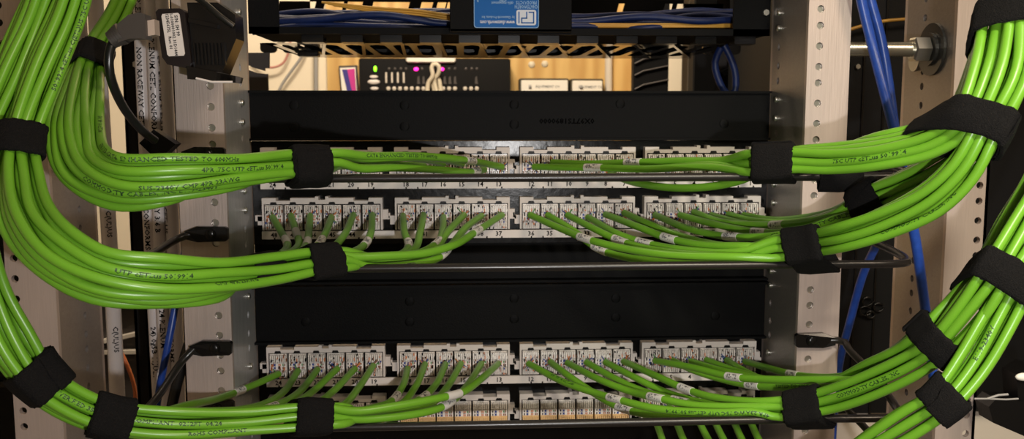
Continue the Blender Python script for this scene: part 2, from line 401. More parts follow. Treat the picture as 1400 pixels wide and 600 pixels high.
def patch_panel(label, plate_y, rows):
    d0 = .7985; y0 = YD(d0)
    zt, zb = Z(plate_y[0], d0), Z(plate_y[1], d0)
    t = thing('patch_panel', label, 'patch panel', ((XI0+XI1)/2, y0, zb), 'punch-down patch panels')
    m = MB(); m.bbox((XI0, y0, zb), (XI1, y0+.003, zt), .0006); m.build('panel_plate', 'panel_gloss', t)
    yb = YD(DB)
    for (yr0, first, punched, cream) in rows:      # the last, unwired row shows only a thin lip below its blocks
        # heights measured on the second row and carried to every row
        zr = Z(yr0, DB); K = Z(270, DB) - V((0, 0, 0)).x
        h_rail, h_bt, h_bb, h_st, h_sb = 0, Z(270, DB)-Z(280, DB), Z(270, DB)-Z(313.5, DB), Z(270, DB)-Z(315.5, DB), Z(270, DB)-Z(325.5, DB)
        for k, (xa, xb) in enumerate(MODX):
            mo = thing('port_module', None, None, ((xa+xb)/2, yb, zr-h_bb)); mo.parent = t; mo.location = V(mo.location)-world_loc(t)
            m = MB()
            # frame: top rail with notches, side cheeks, back, hooks on both sides
            zz0, zz1 = zr-h_bt+.0012, zr
            w = xb-xa; cuts = [0, .117, .235, .44, .475, .53, .565, .77, .885, 1.0]
            hts = [1, .62, 1, 1.0, 1.45, .75, 1.45, 1.0, .62, 1]; cuts2 = [0, .117, .235, .44, .468, .525, .552, .76, .885, 1.0]
            for i in range(9):
                hh = [1, .55, 1, 1.25, .7, 1.25, 1, .55, 1][i]
                m.box((xa+w*cuts2[i], yb+.001, zz0), (xa+w*cuts2[i+1], yb+.0115, zz0+(zz1-zz0)*hh))
            m.box((xa, yb+.001, zr-h_bb), (xa+.0016, yb+.0115, zz0)); m.box((xb-.0016, yb+.001, zr-h_bb), (xb, yb+.0115, zz0))
            zc = zr - (h_bt+h_bb)/2
            m.box((xb, yb+.004, zc-.002), (xb+.0045, yb+.0115, zc+.0065)); m.box((xb+.0045, yb+.004, zc-.002), (xb+.0058, yb+.0115, zc+.001))
            m.box((xa-.0045, yb+.004, zc-.0065), (xa, yb+.0115, zc+.0012)); m.box((xa-.0058, yb+.004, zc-.001), (xa-.0045, yb+.0115, zc+.0035)) if k else m.box((xa-.0065, yb+.004, zc-.003), (xa, yb+.0115, zc+.002))
            m.build('module_frame', 'frame_plastic', mo)
            m = MB()
            for i in range(6):      # dark latch notches over every block
                c = xa+.0016+(w-.0032)*(i+.5)/6
                m.loft([[V((c-.0030, yb+.0003, zz0-.0004)), V((c+.0030, yb+.0003, zz0-.0004)), V((c+.0022, yb+.0003, zz0+.0018)), V((c-.0022, yb+.0003, zz0+.0018))],
                        [V((c-.0030, yb+.0010, zz0-.0004)), V((c+.0030, yb+.0010, zz0-.0004)), V((c+.0022, yb+.0010, zz0+.0018)), V((c-.0022, yb+.0010, zz0+.0018))]])
            m.build('latch', 'black_plastic', mo)
            for i in range(6):
                c = xa+.0016+(w-.0032)*(i+.5)/6
                m = MB(); make_block(m, c, zr-h_bb, zr-h_bt+.0002, yb-.001, punched, i*5+k, cream)
                bo = m.build('punch_down_block', BLK, mo)
        # number strip along the bottom of the row
        xa, xb = MODX[0][0]-.0005, MODX[3][1]
        if cream: h_sb = h_st+.0012
        m = MB(); m.box((xa, yb+.0005, zr-h_sb), (xb, yb+.003, zr-h_st+.0004)); sp = m.build('number_strip', 'strip', t)
        n = first
        for k, (a, b) in enumerate([] if cream else MODX):
            m = MB()
            for i in range(6):
                c = a+.0016+(b-a-.0032)*(i+.5)/6
                flat_text(m, str(n), .0056, (c, yb+.0003, zr-(h_sb+h_st)/2+.0003), (1, 0, 0), (0, 0, 1)); n -= 1
            for u in (.10, .20, .80, .93):
                c = a+u*(b-a); m.box((c-.0006, yb+.0003, zr-h_sb), (c+.0006, yb+.0006, zr-h_sb+.0014))
            m.build('printed_number', 'ink', sp)
    return t
patch_panel('upper black patch panel with two rows of punch-down ports numbered 24 and 48 onward', (192.4, 333), [(201.5, 24, True, False), (270, 48, True, False)])
patch_panel('lower black patch panel with cream unwired punch-down blocks in its second row', (467, 612), [(472, 24, True, False), (540.5, 48, False, True)])
# ------------------------------------------------------------------ lacing bars
RB = .0029; DBAR = .615
BARS = []
def lacing_bar(label, ybar, dz_tab, full=True, dbar=DBAR):
    z = Z(ybar, dbar, 700); y = YD(dbar)
    xl, xr = XWL-.0455, XWR+.045
    tl = V((XWL-.012, YN-.004, z+dz_tab)); tr = V((XWR+.010, YN-.004, z+dz_tab))
    t = thing('lacing_bar', label, 'lacing bar', (0, y, z), 'black lacing bars')
    pts = [tl+V((-.016, 0, 0)), tl+V((-.024, -.004, -dz_tab*.25)), V((xl+.002, YN-.04, z+dz_tab*.25)), V((xl-.001, y+.02, z+.001)), V((xl+.003, y+.005, z)), V((xl+.014, y, z)), V((xl+.05, y, z))]
    pts += [V((xl+.05+(xr-xl-.1)*i/12, y, z)) for i in range(1, 12)]
    pts += [V((xr-.05, y, z)), V((xr-.014, y, z)), V((xr-.003, y+.005, z)), V((xr+.001, y+.022, z+.002)), V((xr-.002, YN-.045, z+dz_tab*.5)), V((xr-.010, YN-.016, z+dz_tab*.9)), tr+V((.026, -.004, 0)), tr+V((.016, 0, 0))]
    path = smooth_path(pts, .004)
    m = MB(); m.tube(path, RB, 12); m.build('rod', 'rod', t); BARS.append(path)
    for c, s in ((tl, -1), (tr, 1)):    # flattened ends screwed to the posts
        m = MB(); r = [V((c.x-s*.011, c.y, c.z+.0056)), V((c.x-s*.013, c.y, c.z+.004)), V((c.x-s*.013, c.y, c.z-.004)), V((c.x-s*.011, c.y, c.z-.0056)), V((c.x+s*.010, c.y, c.z-.0062)), V((c.x+s*.019, c.y-.002, c.z-.0035)), V((c.x+s*.019, c.y-.002, c.z+.0025)), V((c.x+s*.010, c.y, c.z+.006))]
        m.loft([[p+V((0, -.0012, 0)) for p in r], [p+V((0, .0035, 0)) for p in r]]); tb = m.build('mounting_tab', 'black_gloss', t)
        m = MB(); m.cyl(c+V((0, -.0028, 0)), c+V((0, -.001, 0)), .0042, 16, r2=.0046); m.sphere(c+V((0, -.0028, 0)), .0038, 0, 6, (1, .35, 1)); m.build('screw', 'black_gloss', tb)
    return t
lacing_bar('black lacing bar across the topmost row of ports', 243, .012)
lacing_bar('black lacing bar below the port row numbered 48 to 25', 365, .012)
lacing_bar('black lacing bar across the lower patch panel', 580, .033)
lacing_bar('black lacing bar along the bottom edge, mostly out of view', 667, .031)
# ------------------------------------------------------------------ green cable bundles
D = .0061; RC = .00292
def lattice(stations, ncol, nrow, slot, jit=.2, seed=0):
    """positions of one cable of a bundle along stations (x, y, d, spread across, spread deep, shear)"""
    c = [P(s[0], s[1], s[2]) for s in stations]; rn = random.Random(seed*31+slot*977+5)
    col, row = slot % ncol, slot//ncol; out = []; ref = None
    for i, s in enumerate(stations):
        T = (c[min(i+1, len(c)-1)] - c[max(i-1, 0)]).normalized()
        F = (CAM-c[i]).normalized(); A = T.cross(F).normalized()
        su, sw, sh = (tuple(s[3:]) + (1, 1, 0)[len(s)-3:])[:3]
        u = (col-(ncol-1)/2) + sh*(row-(nrow-1)/2); w = -(row-(nrow-1)/2)
        j = jit*max(0, su*1.3-.9)
        out.append(c[i] + A*D*(u*su+rn.uniform(-j, j)*1.6) + F*D*(w*sw*.98+rn.uniform(-j, j)*.4))
    return out
CABLES = {}
def conductors(mb, p, seed):
    rn = random.Random(seed)
    for i in range(8):
        e = p + V((rn.uniform(-.005, .005), .0012+rn.uniform(0, .001), rn.choice((-1, 1))*rn.uniform(.0015, .0055)))
        mid = p + (e-p)*.5 + V((0, -.0012, 0))
        mb.tube([p+V((rn.uniform(-.001, .001), -.001, rn.uniform(-.001, .001))), mid, e], .00045, 5, i % 5)
def green_cable(key, label, stations, ncol, nrow, slot, fan, side, wraps=(), prints=(), group='green network cables punched into the patch panels', seed=1):
    st = list(stations)
    if fan:
        jx = fan[-1][0]
        while side and len(st) > 3 and (jx-st[-1][0])*side < 22: st.pop()
    pts = lattice(st, ncol, nrow, slot, seed=seed)
    if fan: pts += [P(f[0], f[1], f[2] if len(f) > 2 else .782) for f in reversed(fan)]
    path = smooth_path(pts, .0055)
    m = MB(); m.tube(path, RC, 12); o = m.build('network_cable', 'green'); tag(o, label, 'network cable', group)
    # put the origin on the cable itself
    CABLES[key] = path
    S = arclen(path)
    if fan and len(fan[0]) < 4:
        m = MB(); conductors(m, path[-1], slot+seed*50); m.build('wire_pair', ['code_blue', 'code_white', 'code_orange', 'code_green', 'code_brown'], o)
    for (wx, wy, txt, roll) in wraps:
        i = near_px(path, wx, wy); s0 = S[i]; m = MB(); L = .0082
        seg = [at_s(path, S, s0-L+2*L*k/10)[0] for k in range(11)]; seg = [s for s in seg]
        m.tube(seg, RC+.0003, 14); w = m.build('wrap_label', 'wrap', o); w['label'] = 'white wrap label'
        if txt:
            m = MB(); tube_text(m, path, s0, txt, .0050, RC+.0004, roll, sx=.95); m.build('printed_code', 'ink_grey', w)
    if prints:
        for (wx, wy, txt, roll, flip) in prints:
            m = MB(); s0 = S[near_px(path, wx, wy)]; tube_text(m, path, s0, txt, .0036, RC, roll, flip, sx=1.25)
            m.build('jacket_print', 'ink_green', o)
    return o
def port_label(n, where): return 'green network cable ending at port %d of %s' % (n, where)
UP1 = 'the topmost row on the upper patch panel'; UP2 = 'the second row on the upper patch panel'; LO1 = 'the wired row on the lower patch panel'; LO2 = 'the unwired looking row on the lower patch panel'
# ---- left, top row
SL1 = [(208,-190,.80), (190,-60,.78), (164,12,.755), (128,72,.70), (111,120,.64,1.25,1,.3), (103,180,.58,1.35,1,.45), (116,226,.545,1.35,1,.5), (165,249,.53,1.35,1,.5), (240,245,.535,1.2,1,.4), (330,234,.56,1.05,1,.2), (405,224,.598), (432,223,.604), (460,222,.61), (520,221,.635), (600,222,.68)]
XP1 = {24: 375, 23: 402, 22: 430, 21: 457, 20: 484, 19: 511, 18: 553, 17: 579, 16: 606, 15: 632, 14: 658, 13: 684}
def fanL1(n):
    x = XP1[n]
    if n == 13: return [(686,228), (655,222,.75), (620,217,.71), (560,213,.655), (500,213,.622)]
    if n == 14: return [(662,232), (640,235,.745), (600,232,.70), (540,229,.65), (490,230,.62)]
    if n in (15, 16): return [(x, 224), (x-25, 218, .75), (x-70, 215, .70), (x-130, 218, .65)]
    return [(x, 226), (x-18, 227, .74), (x-52, 226, .68), (x-90, 228, .63)] if n > 18 else [(x, 226), (x-25, 226, .74), (x-75, 226, .68), (x-110, 225, .65)]
order = [13, 14, 17, 15, 16, 18, 19, 20, 21, 22, 23, 24]
pr = {0: [(215,232,'VERIFIED CAT6 ENHANCED TESTED TO 600MHz', -.2, False), (555,214,'CAT6 ENHANCED TESTED TO 600MHz', .1, False), (100,180,'5019914 cETLus', 0, False)],
      1: [(330,236,'4PR .75C UTP cETLus 5019914', -.1, False)], 2: [(270,255,'SUS-2340V CMP 4PR 23AWG', -.3, False)], 5: [(205,268,'COMMODITY CABLES, INC E119-2340V', -.3, False)]}
for i, n in enumerate(order):
    green_cable(('L1', n), port_label(n, UP1), SL1, 3, 4, i, fanL1(n), 1, wraps=[(640,219,'09-T2',.3)] if n == 13 else ([(648,234,'10-T2',.3)] if n == 14 else ()), prints=pr.get(i, ()), seed=1)
# ---- left, second row
SL2 = [(168,-190,.61), (122,-60,.61), (93,20,.605,1.1,1,.2), (58,100,.59,1.15,1,.2), (32,185,.575), (26,240,.55,1.15,1,.25), (36,295,.52,1.25,1,.4), (74,345,.50,1.25,1,.45), (138,378,.495,1.25,1,.45), (220,387,.505,1.25,1,.4), (300,381,.53,1.15,1,.3), (380,368,.575,1.05,1,.1), (440,357,.604), (470,354,.612), (520,353,.625)]
FL2 = {48: [(373,297),(385,318,.74),(393,335,.71),(380,349,.67),(335,356,.625)], 47: [(398,295),(405,318,.74),(409,332,.72),(395,346,.68),(345,358,.63)],
 46: [(424,295),(422,318,.74),(417,338,.70),(395,352,.66),(350,362,.62)], 45: [(453,297),(444,320,.73),(432,338,.70),(410,352,.66),(360,364,.62)],
 44: [(483,294),(470,322,.72),(450,342,.68),(405,358,.63)], 43: [(509,294),(507,318,.73),(497,336,.69),(470,349,.65),(430,356,.62)],
 42: [(551,295),(553,318,.73),(559,336,.70),(545,349,.67),(500,355,.64)], 41: [(579,294),(574,318,.73),(567,340,.69),(540,354,.66),(500,358,.64)],
 40: [(606,297),(605,315,.73),(598,332,.69),(570,347,.66),(520,354,.635)], 39: [(634,294),(612,317,.72),(595,340,.68),(565,356,.65),(510,360,.63)],
 38: [(658,295),(635,313,.72),(618,334,.68),(598,353,.65),(570,361,.635),(505,364,.62)], 37: [(686,294),(650,317,.70),(620,335,.66),(580,346,.64),(520,350,.62),(485,351,.611)]}
WL2 = {48: [(391,329,'',0)], 47: [(406,321,'',0)], 46: [(421,333,'',0)], 45: [(438,330,'09-T1',.2)], 43: [(501,331,'08-T1',.1)], 42: [(558,335,'10-T1',0)], 40: [(599,331,'11-T1',.2)], 38: [(606,347,'12-T1',.1)], 37: [(650,317,'12-T1',.3)]}
order = [37, 38, 39, 40, 41, 42, 43, 44, 45, 46, 47, 48]
pr = {0: [(75,45,'5019914 cETLus C(ETL)US 75C UTP', -.1, False)], 1: [(210,386,'UTP cETLus 5019914', -.2, False), (540,364,'23AWG 4PR UTP', 0, False)], 3: [(100,60,'TESTED TO 600MHz CAT6', -.1, False)], 2: [(320,372,'CMP 4PR 23AWG', .8, False)]}
for i, n in enumerate(order):
    green_cable(('L2', n), port_label(n, UP2), SL2, 3, 4, i, FL2[n], 1, WL2.get(n, ()), pr.get(i, ()), seed=2)
# ---- left, third row
SL3 = [(128,-190,.625), (82,-60,.62), (52,20,.615,1.1,1,.2), (18,100,.60,1.1,1,.2), (-12,185,.585), (-38,270,.56), (-32,340,.54,1.1,1,.2), (-14,405,.535,1.2,1,.2), (13,468,.535,1.25,1,.2), (54,520,.54,1.15,1,.1), (100,551,.55,1.2,1,.1), (153,572,.56,1.15,1,.1), (235,580,.57,1.15,1,.1), (330,577,.59,1.05), (410,570,.602), (437,569,.604), (470,568,.61), (520,566,.625)]
FL3 = {24: [(381,511),(340,529,.74),(300,544,.69),(245,557,.62)], 23: [(407,507),(390,533,.74),(362,552,.69),(315,563,.635)], 22: [(434,505),(410,535,.73),(380,553,.68),(335,564,.63)],
 21: [(461,504),(425,537,.73),(393,556,.68),(345,566,.63)], 20: [(485,504),(455,535,.72),(425,556,.67),(375,566,.625)], 19: [(510,500),(490,530,.72),(466,556,.66),(425,567,.62)],
 18: [(557,504),(550,528,.73),(533,550,.69),(490,563,.65)], 17: [(581,498),(567,530,.72),(545,555,.68),(495,565,.64)], 16: [(609,498),(594,528,.72),(572,547,.68),(530,561,.645),(495,566,.63)],
 15: [(630,497),(612,528,.72),(588,552,.67),(540,564,.64),(495,569,.625)], 14: [(658,497),(641,524,.72),(622,545,.67),(603,557,.65),(560,567,.63),(490,573,.612)],
 13: [(681,497),(655,520,.70),(630,537,.66),(600,544,.64),(540,555,.62),(485,562,.608)]}
WL3 = {24: [(325,536,'14-T2',.3)], 22: [(372,556,'15-T2',.2)], 18: [(541,542,'13-T2',.1)], 16: [(578,543,'14-T1',.2)], 14: [(610,552,'13-T1',.2)], 13: [(620,540,'',.3)]}
order = [13, 14, 15, 16, 17, 18, 19, 20, 21, 22, 23, 24]
pr = {1: [(245,578,'COMPLIANT  0212FT  04/24', .1, False), (110,550,'VERIFIED 350MHz', 0, False)], 2: [(290,590,'RoHS COMPLIANT', .1, False)], 0: [(40,80,'CAT6 C(UL)US', 0, False)]}
for i, n in enumerate(order):
    green_cable(('L3', n), port_label(n, LO1), SL3, 3, 4, i, FL3[n], 1, WL3.get(n, ()), pr.get(i, ()), seed=3)
# ---- right, top row
SR1 = [(1396,-190,.55), (1376,-60,.535), (1364,15,.53), (1347,90,.515,1.1,1,.1), (1317,160,.512,.95,1,.2), (1276,188,.525,.85,1,.42), (1200,207,.55,.82,1,.5), (1130,215,.58,.85,1,.4), (1080,219,.60), (1057,221,.605), (1030,222,.612), (960,224,.64)]
FR1 = {12: [(730,228),(780,229,.75),(812,229,.735),(880,231,.70),(970,228,.645)], 11: [(755,222),(800,224,.755),(866,222,.72),(930,220,.68),(990,219,.64)], 10: [(781,226),(830,227,.75),(900,228,.70),(985,226,.64)],
 9: [(806,224),(850,225,.75),(920,224,.70),(985,222,.65)], 8: [(834,238,.776),(870,250,.73),(930,257,.675),(985,253,.64),(1022,243,.622)], 7: [(858,224),(890,222,.75),(950,220,.69),(1005,220,.64)],
 6: [(893,222),(930,221,.74),(980,222,.68),(1015,223,.63)], 5: [(919,224),(950,224,.74),(990,224,.68),(1020,224,.63)], 4: [(945,224),(975,226,.74),(1010,226,.68),(1040,224,.63)],
 3: [(970,224),(1000,224,.74),(1040,224,.68),(1075,222,.63)], 2: [(995,224),(1020,222,.74),(1060,220,.68),(1095,217,.63)], 1: [(1020,224),(1045,224,.74),(1085,222,.68),(1120,217,.62)]}
WR1 = {12: [(807,229,'09-T1',.3)], 11: [(866,222,'08-T2',.3)]}
order = [12, 8, 11, 10, 9, 7, 6, 5, 4, 3, 2, 1]
for i, n in enumerate(order):
    green_cable(('R1', n), port_label(n, UP1), SR1, 3, 4, i, FR1[n], -1, WR1.get(n, ()), [(1185,212,'75C UTP cETLus 5019914', .2, False)] if i == 1 else (), seed=4)
# ---- right, second row: front half and rear half
SR2 = [(1428,-190,.53), (1408,-60,.52), (1398,20,.51), (1384,100,.498,1.15,1,.1), (1345,183,.498), (1318,230,.505,1.05,1,.1), (1272,272,.52,1.15,1,.2), (1205,306,.545,1.1,1,.2), (1150,325,.57,1.05), (1110,334,.60), (1090,337,.606), (1060,339,.615), (1000,343,.63)]
SR2B = [(1412,-190,.565), (1392,-60,.55), (1382,20,.54), (1366,100,.53,1.1), (1336,175,.532), (1310,210,.545), (1270,236,.565), (1225,257,.585), (1190,273,.597), (1160,286,.605), (1120,297,.625)]
FR2 = {36: [(725,294),(775,316,.735),(800,326,.71),(850,339,.68),(920,349,.645),(1010,351,.617)], 35: [(749,294),(785,316,.745),(820,341,.715),(870,354,.685),(950,355,.65),(1015,352,.625)], 34: [(776,294),(815,314,.74),(845,328,.715),(890,341,.68),(960,348,.645),(1015,347,.625)],
 33: [(804,297),(850,322,.72),(882,332,.70),(930,341,.665),(1010,344,.625)], 32: [(828,293),(875,311,.72),(912,325,.69),(960,335,.655),(1030,337,.62)], 31: [(854,291),(882,304,.745),(920,319,.72),(970,333,.68),(1030,337,.635)],
 30: [(896,294),(940,312,.72),(985,322,.69),(1040,324,.65),(1100,315,.617),(1140,300,.603)], 29: [(930,294),(980,307,.73),(1035,317,.69),(1085,316,.65),(1140,298,.615)], 28: [(949,290),(985,303,.74),(1030,307,.71),(1063,307,.68),(1110,302,.64),(1145,291,.614)],
 27: [(973,294),(1000,302,.75),(1040,309,.715),(1090,310,.67),(1140,296,.63)], 26: [(996,293),(1025,301,.75),(1060,304,.72),(1100,302,.68),(1145,290,.63)], 25: [(1017,294),(1050,300,.75),(1090,299,.70),(1145,286,.64)]}
WR2 = {36: [(800,326,'03-T1',.2)], 35: [(819,341,'01-T1',-.1)], 34: [(847,329,'05-T1',.2)], 33: [(882,332,'07-T1',.1)], 32: [(912,325,'06-T1',.1)], 30: [(1001,323,'03-T1',.3)], 29: [(1035,317,'02-T1',-.1)], 28: [(1063,307,'01-T1',-.1)]}
pr = {36: [(1250,285,'COMMODITY CABLES, INC', .9, False)], 30: [(1110,316,'4PR 75C COMMODITY CABLES', .2, False), (945,312,'4PR 23AWG', .9, False)]}
for i, n in enumerate([36, 35, 33, 34, 32, 31]): green_cable(('R2', n), port_label(n, UP2), SR2, 3, 2, i, FR2[n], -1, WR2.get(n, ()), pr.get(n, ()), seed=5)
for i, n in enumerate([30, 29, 28, 27, 26, 25]): green_cable(('R2B', n), port_label(n, UP2), SR2B, 3, 2, i, FR2[n], -1, WR2.get(n, ()), pr.get(n, ()), seed=6)
# ---- right, third row
SR3 = [(1480,150,.52), (1440,240,.505), (1402,310,.50,1.1), (1362,375,.497), (1330,418,.505,1.1,1,.1), (1281,475,.522), (1240,503,.54,1.05), (1165,536,.575,1.05), (1115,551,.60), (1092,555,.606), (1060,557,.615), (1030,558,.625)]
SR3B = [(1462,150,.545), (1424,240,.53), (1385,310,.525,1.1), (1348,375,.522), (1316,412,.525), (1266,462,.535), (1235,487,.55), (1195,507,.575), (1150,518,.60), (1120,521,.62)]
FR3 = {12: [(723,497),(770,522,.735),(820,539,.70),(845,546,.68),(900,559,.65),(985,564,.625),(1035,563,.615)], 11: [(753,495),(775,512,.75),(810,536,.72),(850,558,.69),(900,568,.66),(980,569,.635),(1030,567,.62)], 10: [(776,496),(820,519,.73),(865,536,.70),(900,544,.67),(950,554,.645),(1035,556,.618)],
 9: [(802,495),(840,517,.745),(880,535,.715),(930,548,.685),(980,557,.655),(1040,558,.625)], 8: [(828,495),(870,517,.74),(910,536,.715),(950,548,.69),(1000,556,.655),(1045,557,.63)], 7: [(853,494),(900,515,.72),(938,532,.685),(975,543,.655),(1040,549,.62)],
 6: [(896,493),(950,503,.73),(1000,515,.69),(1060,519,.65),(1135,519,.606)], 5: [(920,493),(950,507,.755),(990,519,.725),(1030,527,.69),(1080,529,.65),(1130,524,.62)], 4: [(945,494),(985,506,.745),(1030,516,.71),(1080,523,.665),(1130,521,.625)],
 3: [(966,492),(1000,505,.75),(1040,517,.715),(1090,526,.67),(1135,524,.63)], 2: [(994,492),(1012,504,.755),(1050,522,.72),(1095,529,.675),(1140,525,.635)], 1: [(1019,494),(1050,503,.74),(1085,512,.70),(1130,516,.65),(1165,513,.61)]}
WR3 = {12: [(843,545,'04-T1',.1)], 11: [(856,560,'03-T2',.2)], 10: [(896,543,'07-T1',.1)], 9: [(928,548,'01-T2',.2)], 7: [(938,532,'01-T1',.1)], 6: [(1003,515,'02-T2',.1)], 5: [(1027,527,'02-T1',-.1)], 1: [(1085,512,'01-T2',-.1)]}
pr = {12: [(975,564,'4PR 23AWG 75C UTP cETLus 5019914', .2, True), (770,522,'5019914 cETLus', .5, False)], 10: [(1190,528,'COMMODITY CABLES, INC', 0, False)], 5: [(1090,529,'TESTED TO 600MHz', .2, False)], 4: [(1120,521,'CMP 4PR 23AWG', 0, False)]}
for i, n in enumerate([12, 10, 7, 11, 9, 8]): green_cable(('R3', n), port_label(n, LO1), SR3, 3, 2, i, FR3[n], -1, WR3.get(n, ()), pr.get(n, ()), seed=7)
for i, n in enumerate([6, 1, 5, 4, 3, 2]): green_cable(('R3B', n), port_label(n, LO1), SR3B, 3, 2, i, FR3[n], -1, WR3.get(n, ()), pr.get(n, ()), seed=8)
# ---- right, bottom row
SR4 = [(1495,150,.515), (1462,240,.505), (1428,320,.50,1.1), (1394,385,.497), (1365,435,.497,1.1,1,.15), (1328,495,.50,1.1,1,.15), (1290,545,.502), (1240,580,.515,1.1,1,.1), (1170,622,.54), (1110,655,.575)]
FR4 = {29: [(915,556),(924,575,.745),(934,600,.71),(960,650,.665),(1050,690,.61)], 28: [(945,556),(955,575,.745),(968,600,.71),(1000,650,.665),(1060,682,.61)], 27: [(970,556),(978,578,.745),(989,600,.71),(1015,645,.665),(1070,676,.61)],
 26: [(995,556),(1004,578,.745),(1015,602,.71),(1040,645,.665),(1085,672,.61)], 25: [(1018,556),(1026,576,.745),(1037,600,.71),(1060,640,.665),(1100,664,.61)], 30: [(889,556),(900,585,.745),(912,615,.71),(950,665,.665),(1040,700,.61)]}
for i, n in enumerate([30, 29, 28, 27, 26, 25]):
    green_cable(('R4', n), port_label(n, LO2).replace('unwired looking row', 'bottom row'), SR4, 3, 2, i, FR4[n], -1, (), [(1345,470,'E119-2340V', .2, False)] if i == 1 else (), seed=9)
# ------------------------------------------------------------------ hook-and-loop straps
def hull_strap(label, x, y, keys, width, ref, bars=(), flap=True, seed=0, tilt=0.0, lean=0.0):
    rn = random.Random(seed+17); rp = CABLES[ref]; i0 = near_px(rp, x, y); S = arclen(rp); s0 = S[i0]
    paths = [(p, RC) for k, p in CABLES.items() if k[0] in keys or k in keys] + [(BARS[b], RB) for b in bars]
    NA, NS = 56, 7; inner = []; outer = []; cs = []
    T0 = None
    _, T0 = at_s(rp, S, s0)
    pc = rp[i0]; F0 = (CAM-pc); F0 = (F0 - T0*F0.dot(T0)).normalized(); A0 = T0.cross(F0)
    if tilt: T0 = (T0 + A0*math.tan(tilt)).normalized(); F0 = (F0 - T0*F0.dot(T0)).normalized(); A0 = T0.cross(F0)
    if lean: T0, F0 = (T0+F0*lean).normalized(), (F0-T0*lean).normalized()
    hulls = []
    for k in range(NS):
        q = pc + T0*(width*(k/(NS-1)-.5)); circ = []
        for p, r in paths:
            best = None
            for a, b in zip(p, p[1:]):
                da, db = (a-q).dot(T0), (b-q).dot(T0)
                if da*db <= 0 and da != db:
                    h = a.lerp(b, da/(da-db)); L = (h-q).length
                    if L < .05 and (best is None or L < best[0]): best = (L, h)
            if best: h = best[1]-q; circ.append((h.dot(A0), h.dot(F0), r))
        hulls.append(circ)
    good = [h for h in hulls if h]
    # one common outline covers every cable over the width of the strap
    def outline(circs, extra):
        out = []
        for i in range(NA):
            t = 2*PI*i/NA; c, s = math.cos(t), math.sin(t)
            best = max(circs, key=lambda z: z[0]*c + z[1]*s + z[2]); out.append((best[0]+(best[2]+extra+.0006)*c, best[1]+(best[2]+extra+.0006)*s))
        for _ in range(9): out = [((out[i-1][0]+2*out[i][0]+out[(i+1) % NA][0])/4, (out[i-1][1]+2*out[i][1]+out[(i+1) % NA][1])/4) for i in range(NA)]
        return out
    rings = []
    prof = [(-.5, .0004), (-.49, .0022), (-.44, .0027), (-.25, .0028), (0, .0028), (.25, .0028), (.44, .0027), (.49, .0022), (.5, .0004)]
    m = MB()
    def ring(u, e, a=None):
        k = min(NS-1, max(0, int(round((u+.5)*(NS-1))))); sel = [c for kk in (k-1, k, k+1) if 0 <= kk < NS for c in hulls[kk]]
        o = outline(sel or good[0], e); q = pc + T0*(width*u)
        return [q + A0*p[0] + F0*p[1] + T0*rn.uniform(-.0006, .0006)*(abs(u) > .4) + (A0*p[0]+F0*p[1]).normalized()*rn.uniform(-.0003, .00035) for p in o]
    m.loft([ring(u, e) for u, e in prof], caps=False, smooth=True)
    m.loft([ring(.5, .0004), ring(0, .0003), ring(-.5, .0004)], caps=False, smooth=True)
    if flap:
        a0 = rn.randrange(NA); n = NA//3; rr = [ring(u+.04, e+.0014) for u, e in prof]
        m.loft([[r[(a0+i) % NA] for i in range(n)] for r in rr], caps=False, smooth=True, closed=False)
        for e in (0, n-1): m.add([r[(a0+e) % NA] for r in rr], [tuple(range(len(rr)))])
    o = m.build('hook_and_loop_strap', 'strap'); tag(o, label, 'cable strap', 'black hook and loop straps')
    return o
hull_strap('wide black strap round the thick green bundle at the left edge', 18, 192, ('L2', 'L3'), .022, ('L2', 39), seed=1, lean=-0.25)
hull_strap('black strap high on the shaded green bundle beside the small grey plug', 125, 77, ('L1',), .032, ('L1', 14), seed=2)
hull_strap('black strap tying the topmost left green bundle to its lacing bar', 432, 228, ('L1',), .0245, ('L1', 14), bars=(0,), seed=3)
hull_strap('black strap tying the second left green bundle to its lacing bar', 452, 358, ('L2',), .0235, ('L2', 38), bars=(1,), seed=4)
hull_strap('black strap round the lowest left bundle where it enters at far left', 54, 520, ('L3',), .023, ('L3', 14), seed=5, lean=0.15)
hull_strap('black strap on the lowest left bundle below the white conduits', 153, 572, ('L3',), .023, ('L3', 14), seed=6)
hull_strap('black strap tying the lowest left green bundle to its lacing bar', 436, 570, ('L3',), .0235, ('L3', 14), bars=(2,), seed=7)
hull_strap('black strap round the bright green bundle in the top right corner', 1376, 17, ('R1', 'R2', 'R2B'), .020, ('R2', 35), seed=8, lean=0.4)
hull_strap('large black strap right of the hex nut where the bundle divides', 1342, 165, ('R1', 'R2', 'R2B'), .0175, ('R2', 36), seed=9, lean=0.6)
hull_strap('black strap tying the topmost right green bundle to its lacing bar', 1057, 228, ('R1',), .0265, ('R1', 11), bars=(0,), seed=10)
hull_strap('black strap tying the second right green bundle to its lacing bar', 1095, 341, ('R2',), .0245, ('R2', 35), bars=(1,), seed=11)
hull_strap('shaded black strap on the rear cables between the two upper right lacing bars', 1190, 273, ('R2B',), .020, ('R2B', 29), seed=12)
hull_strap('wide black strap at the right edge holding both lower right bundles', 1378, 383, ('R3', 'R3B', 'R4'), .0185, ('R3', 9), seed=13, lean=0.5)
hull_strap('black strap on the lower right bundle beside the blue cable', 1275, 470, ('R3', 'R3B'), .0175, ('R3B', 1), seed=14, lean=0.3)
hull_strap('black strap on the bottom right bundle over the far right post', 1289, 545, ('R4',), .0185, ('R4', 28), seed=15, lean=0.15)
hull_strap('black strap tying the lower right green bundle to its lacing bar', 1095, 560, ('R3',), .0245, ('R3', 10), bars=(2,), seed=16)
hull_strap('small loose black strap on the back of the topmost left bundle by the post', 365, 215, tuple(('L1', n) for n in (21, 22, 23, 24)), .030, ('L1', 22), flap=False, seed=17)
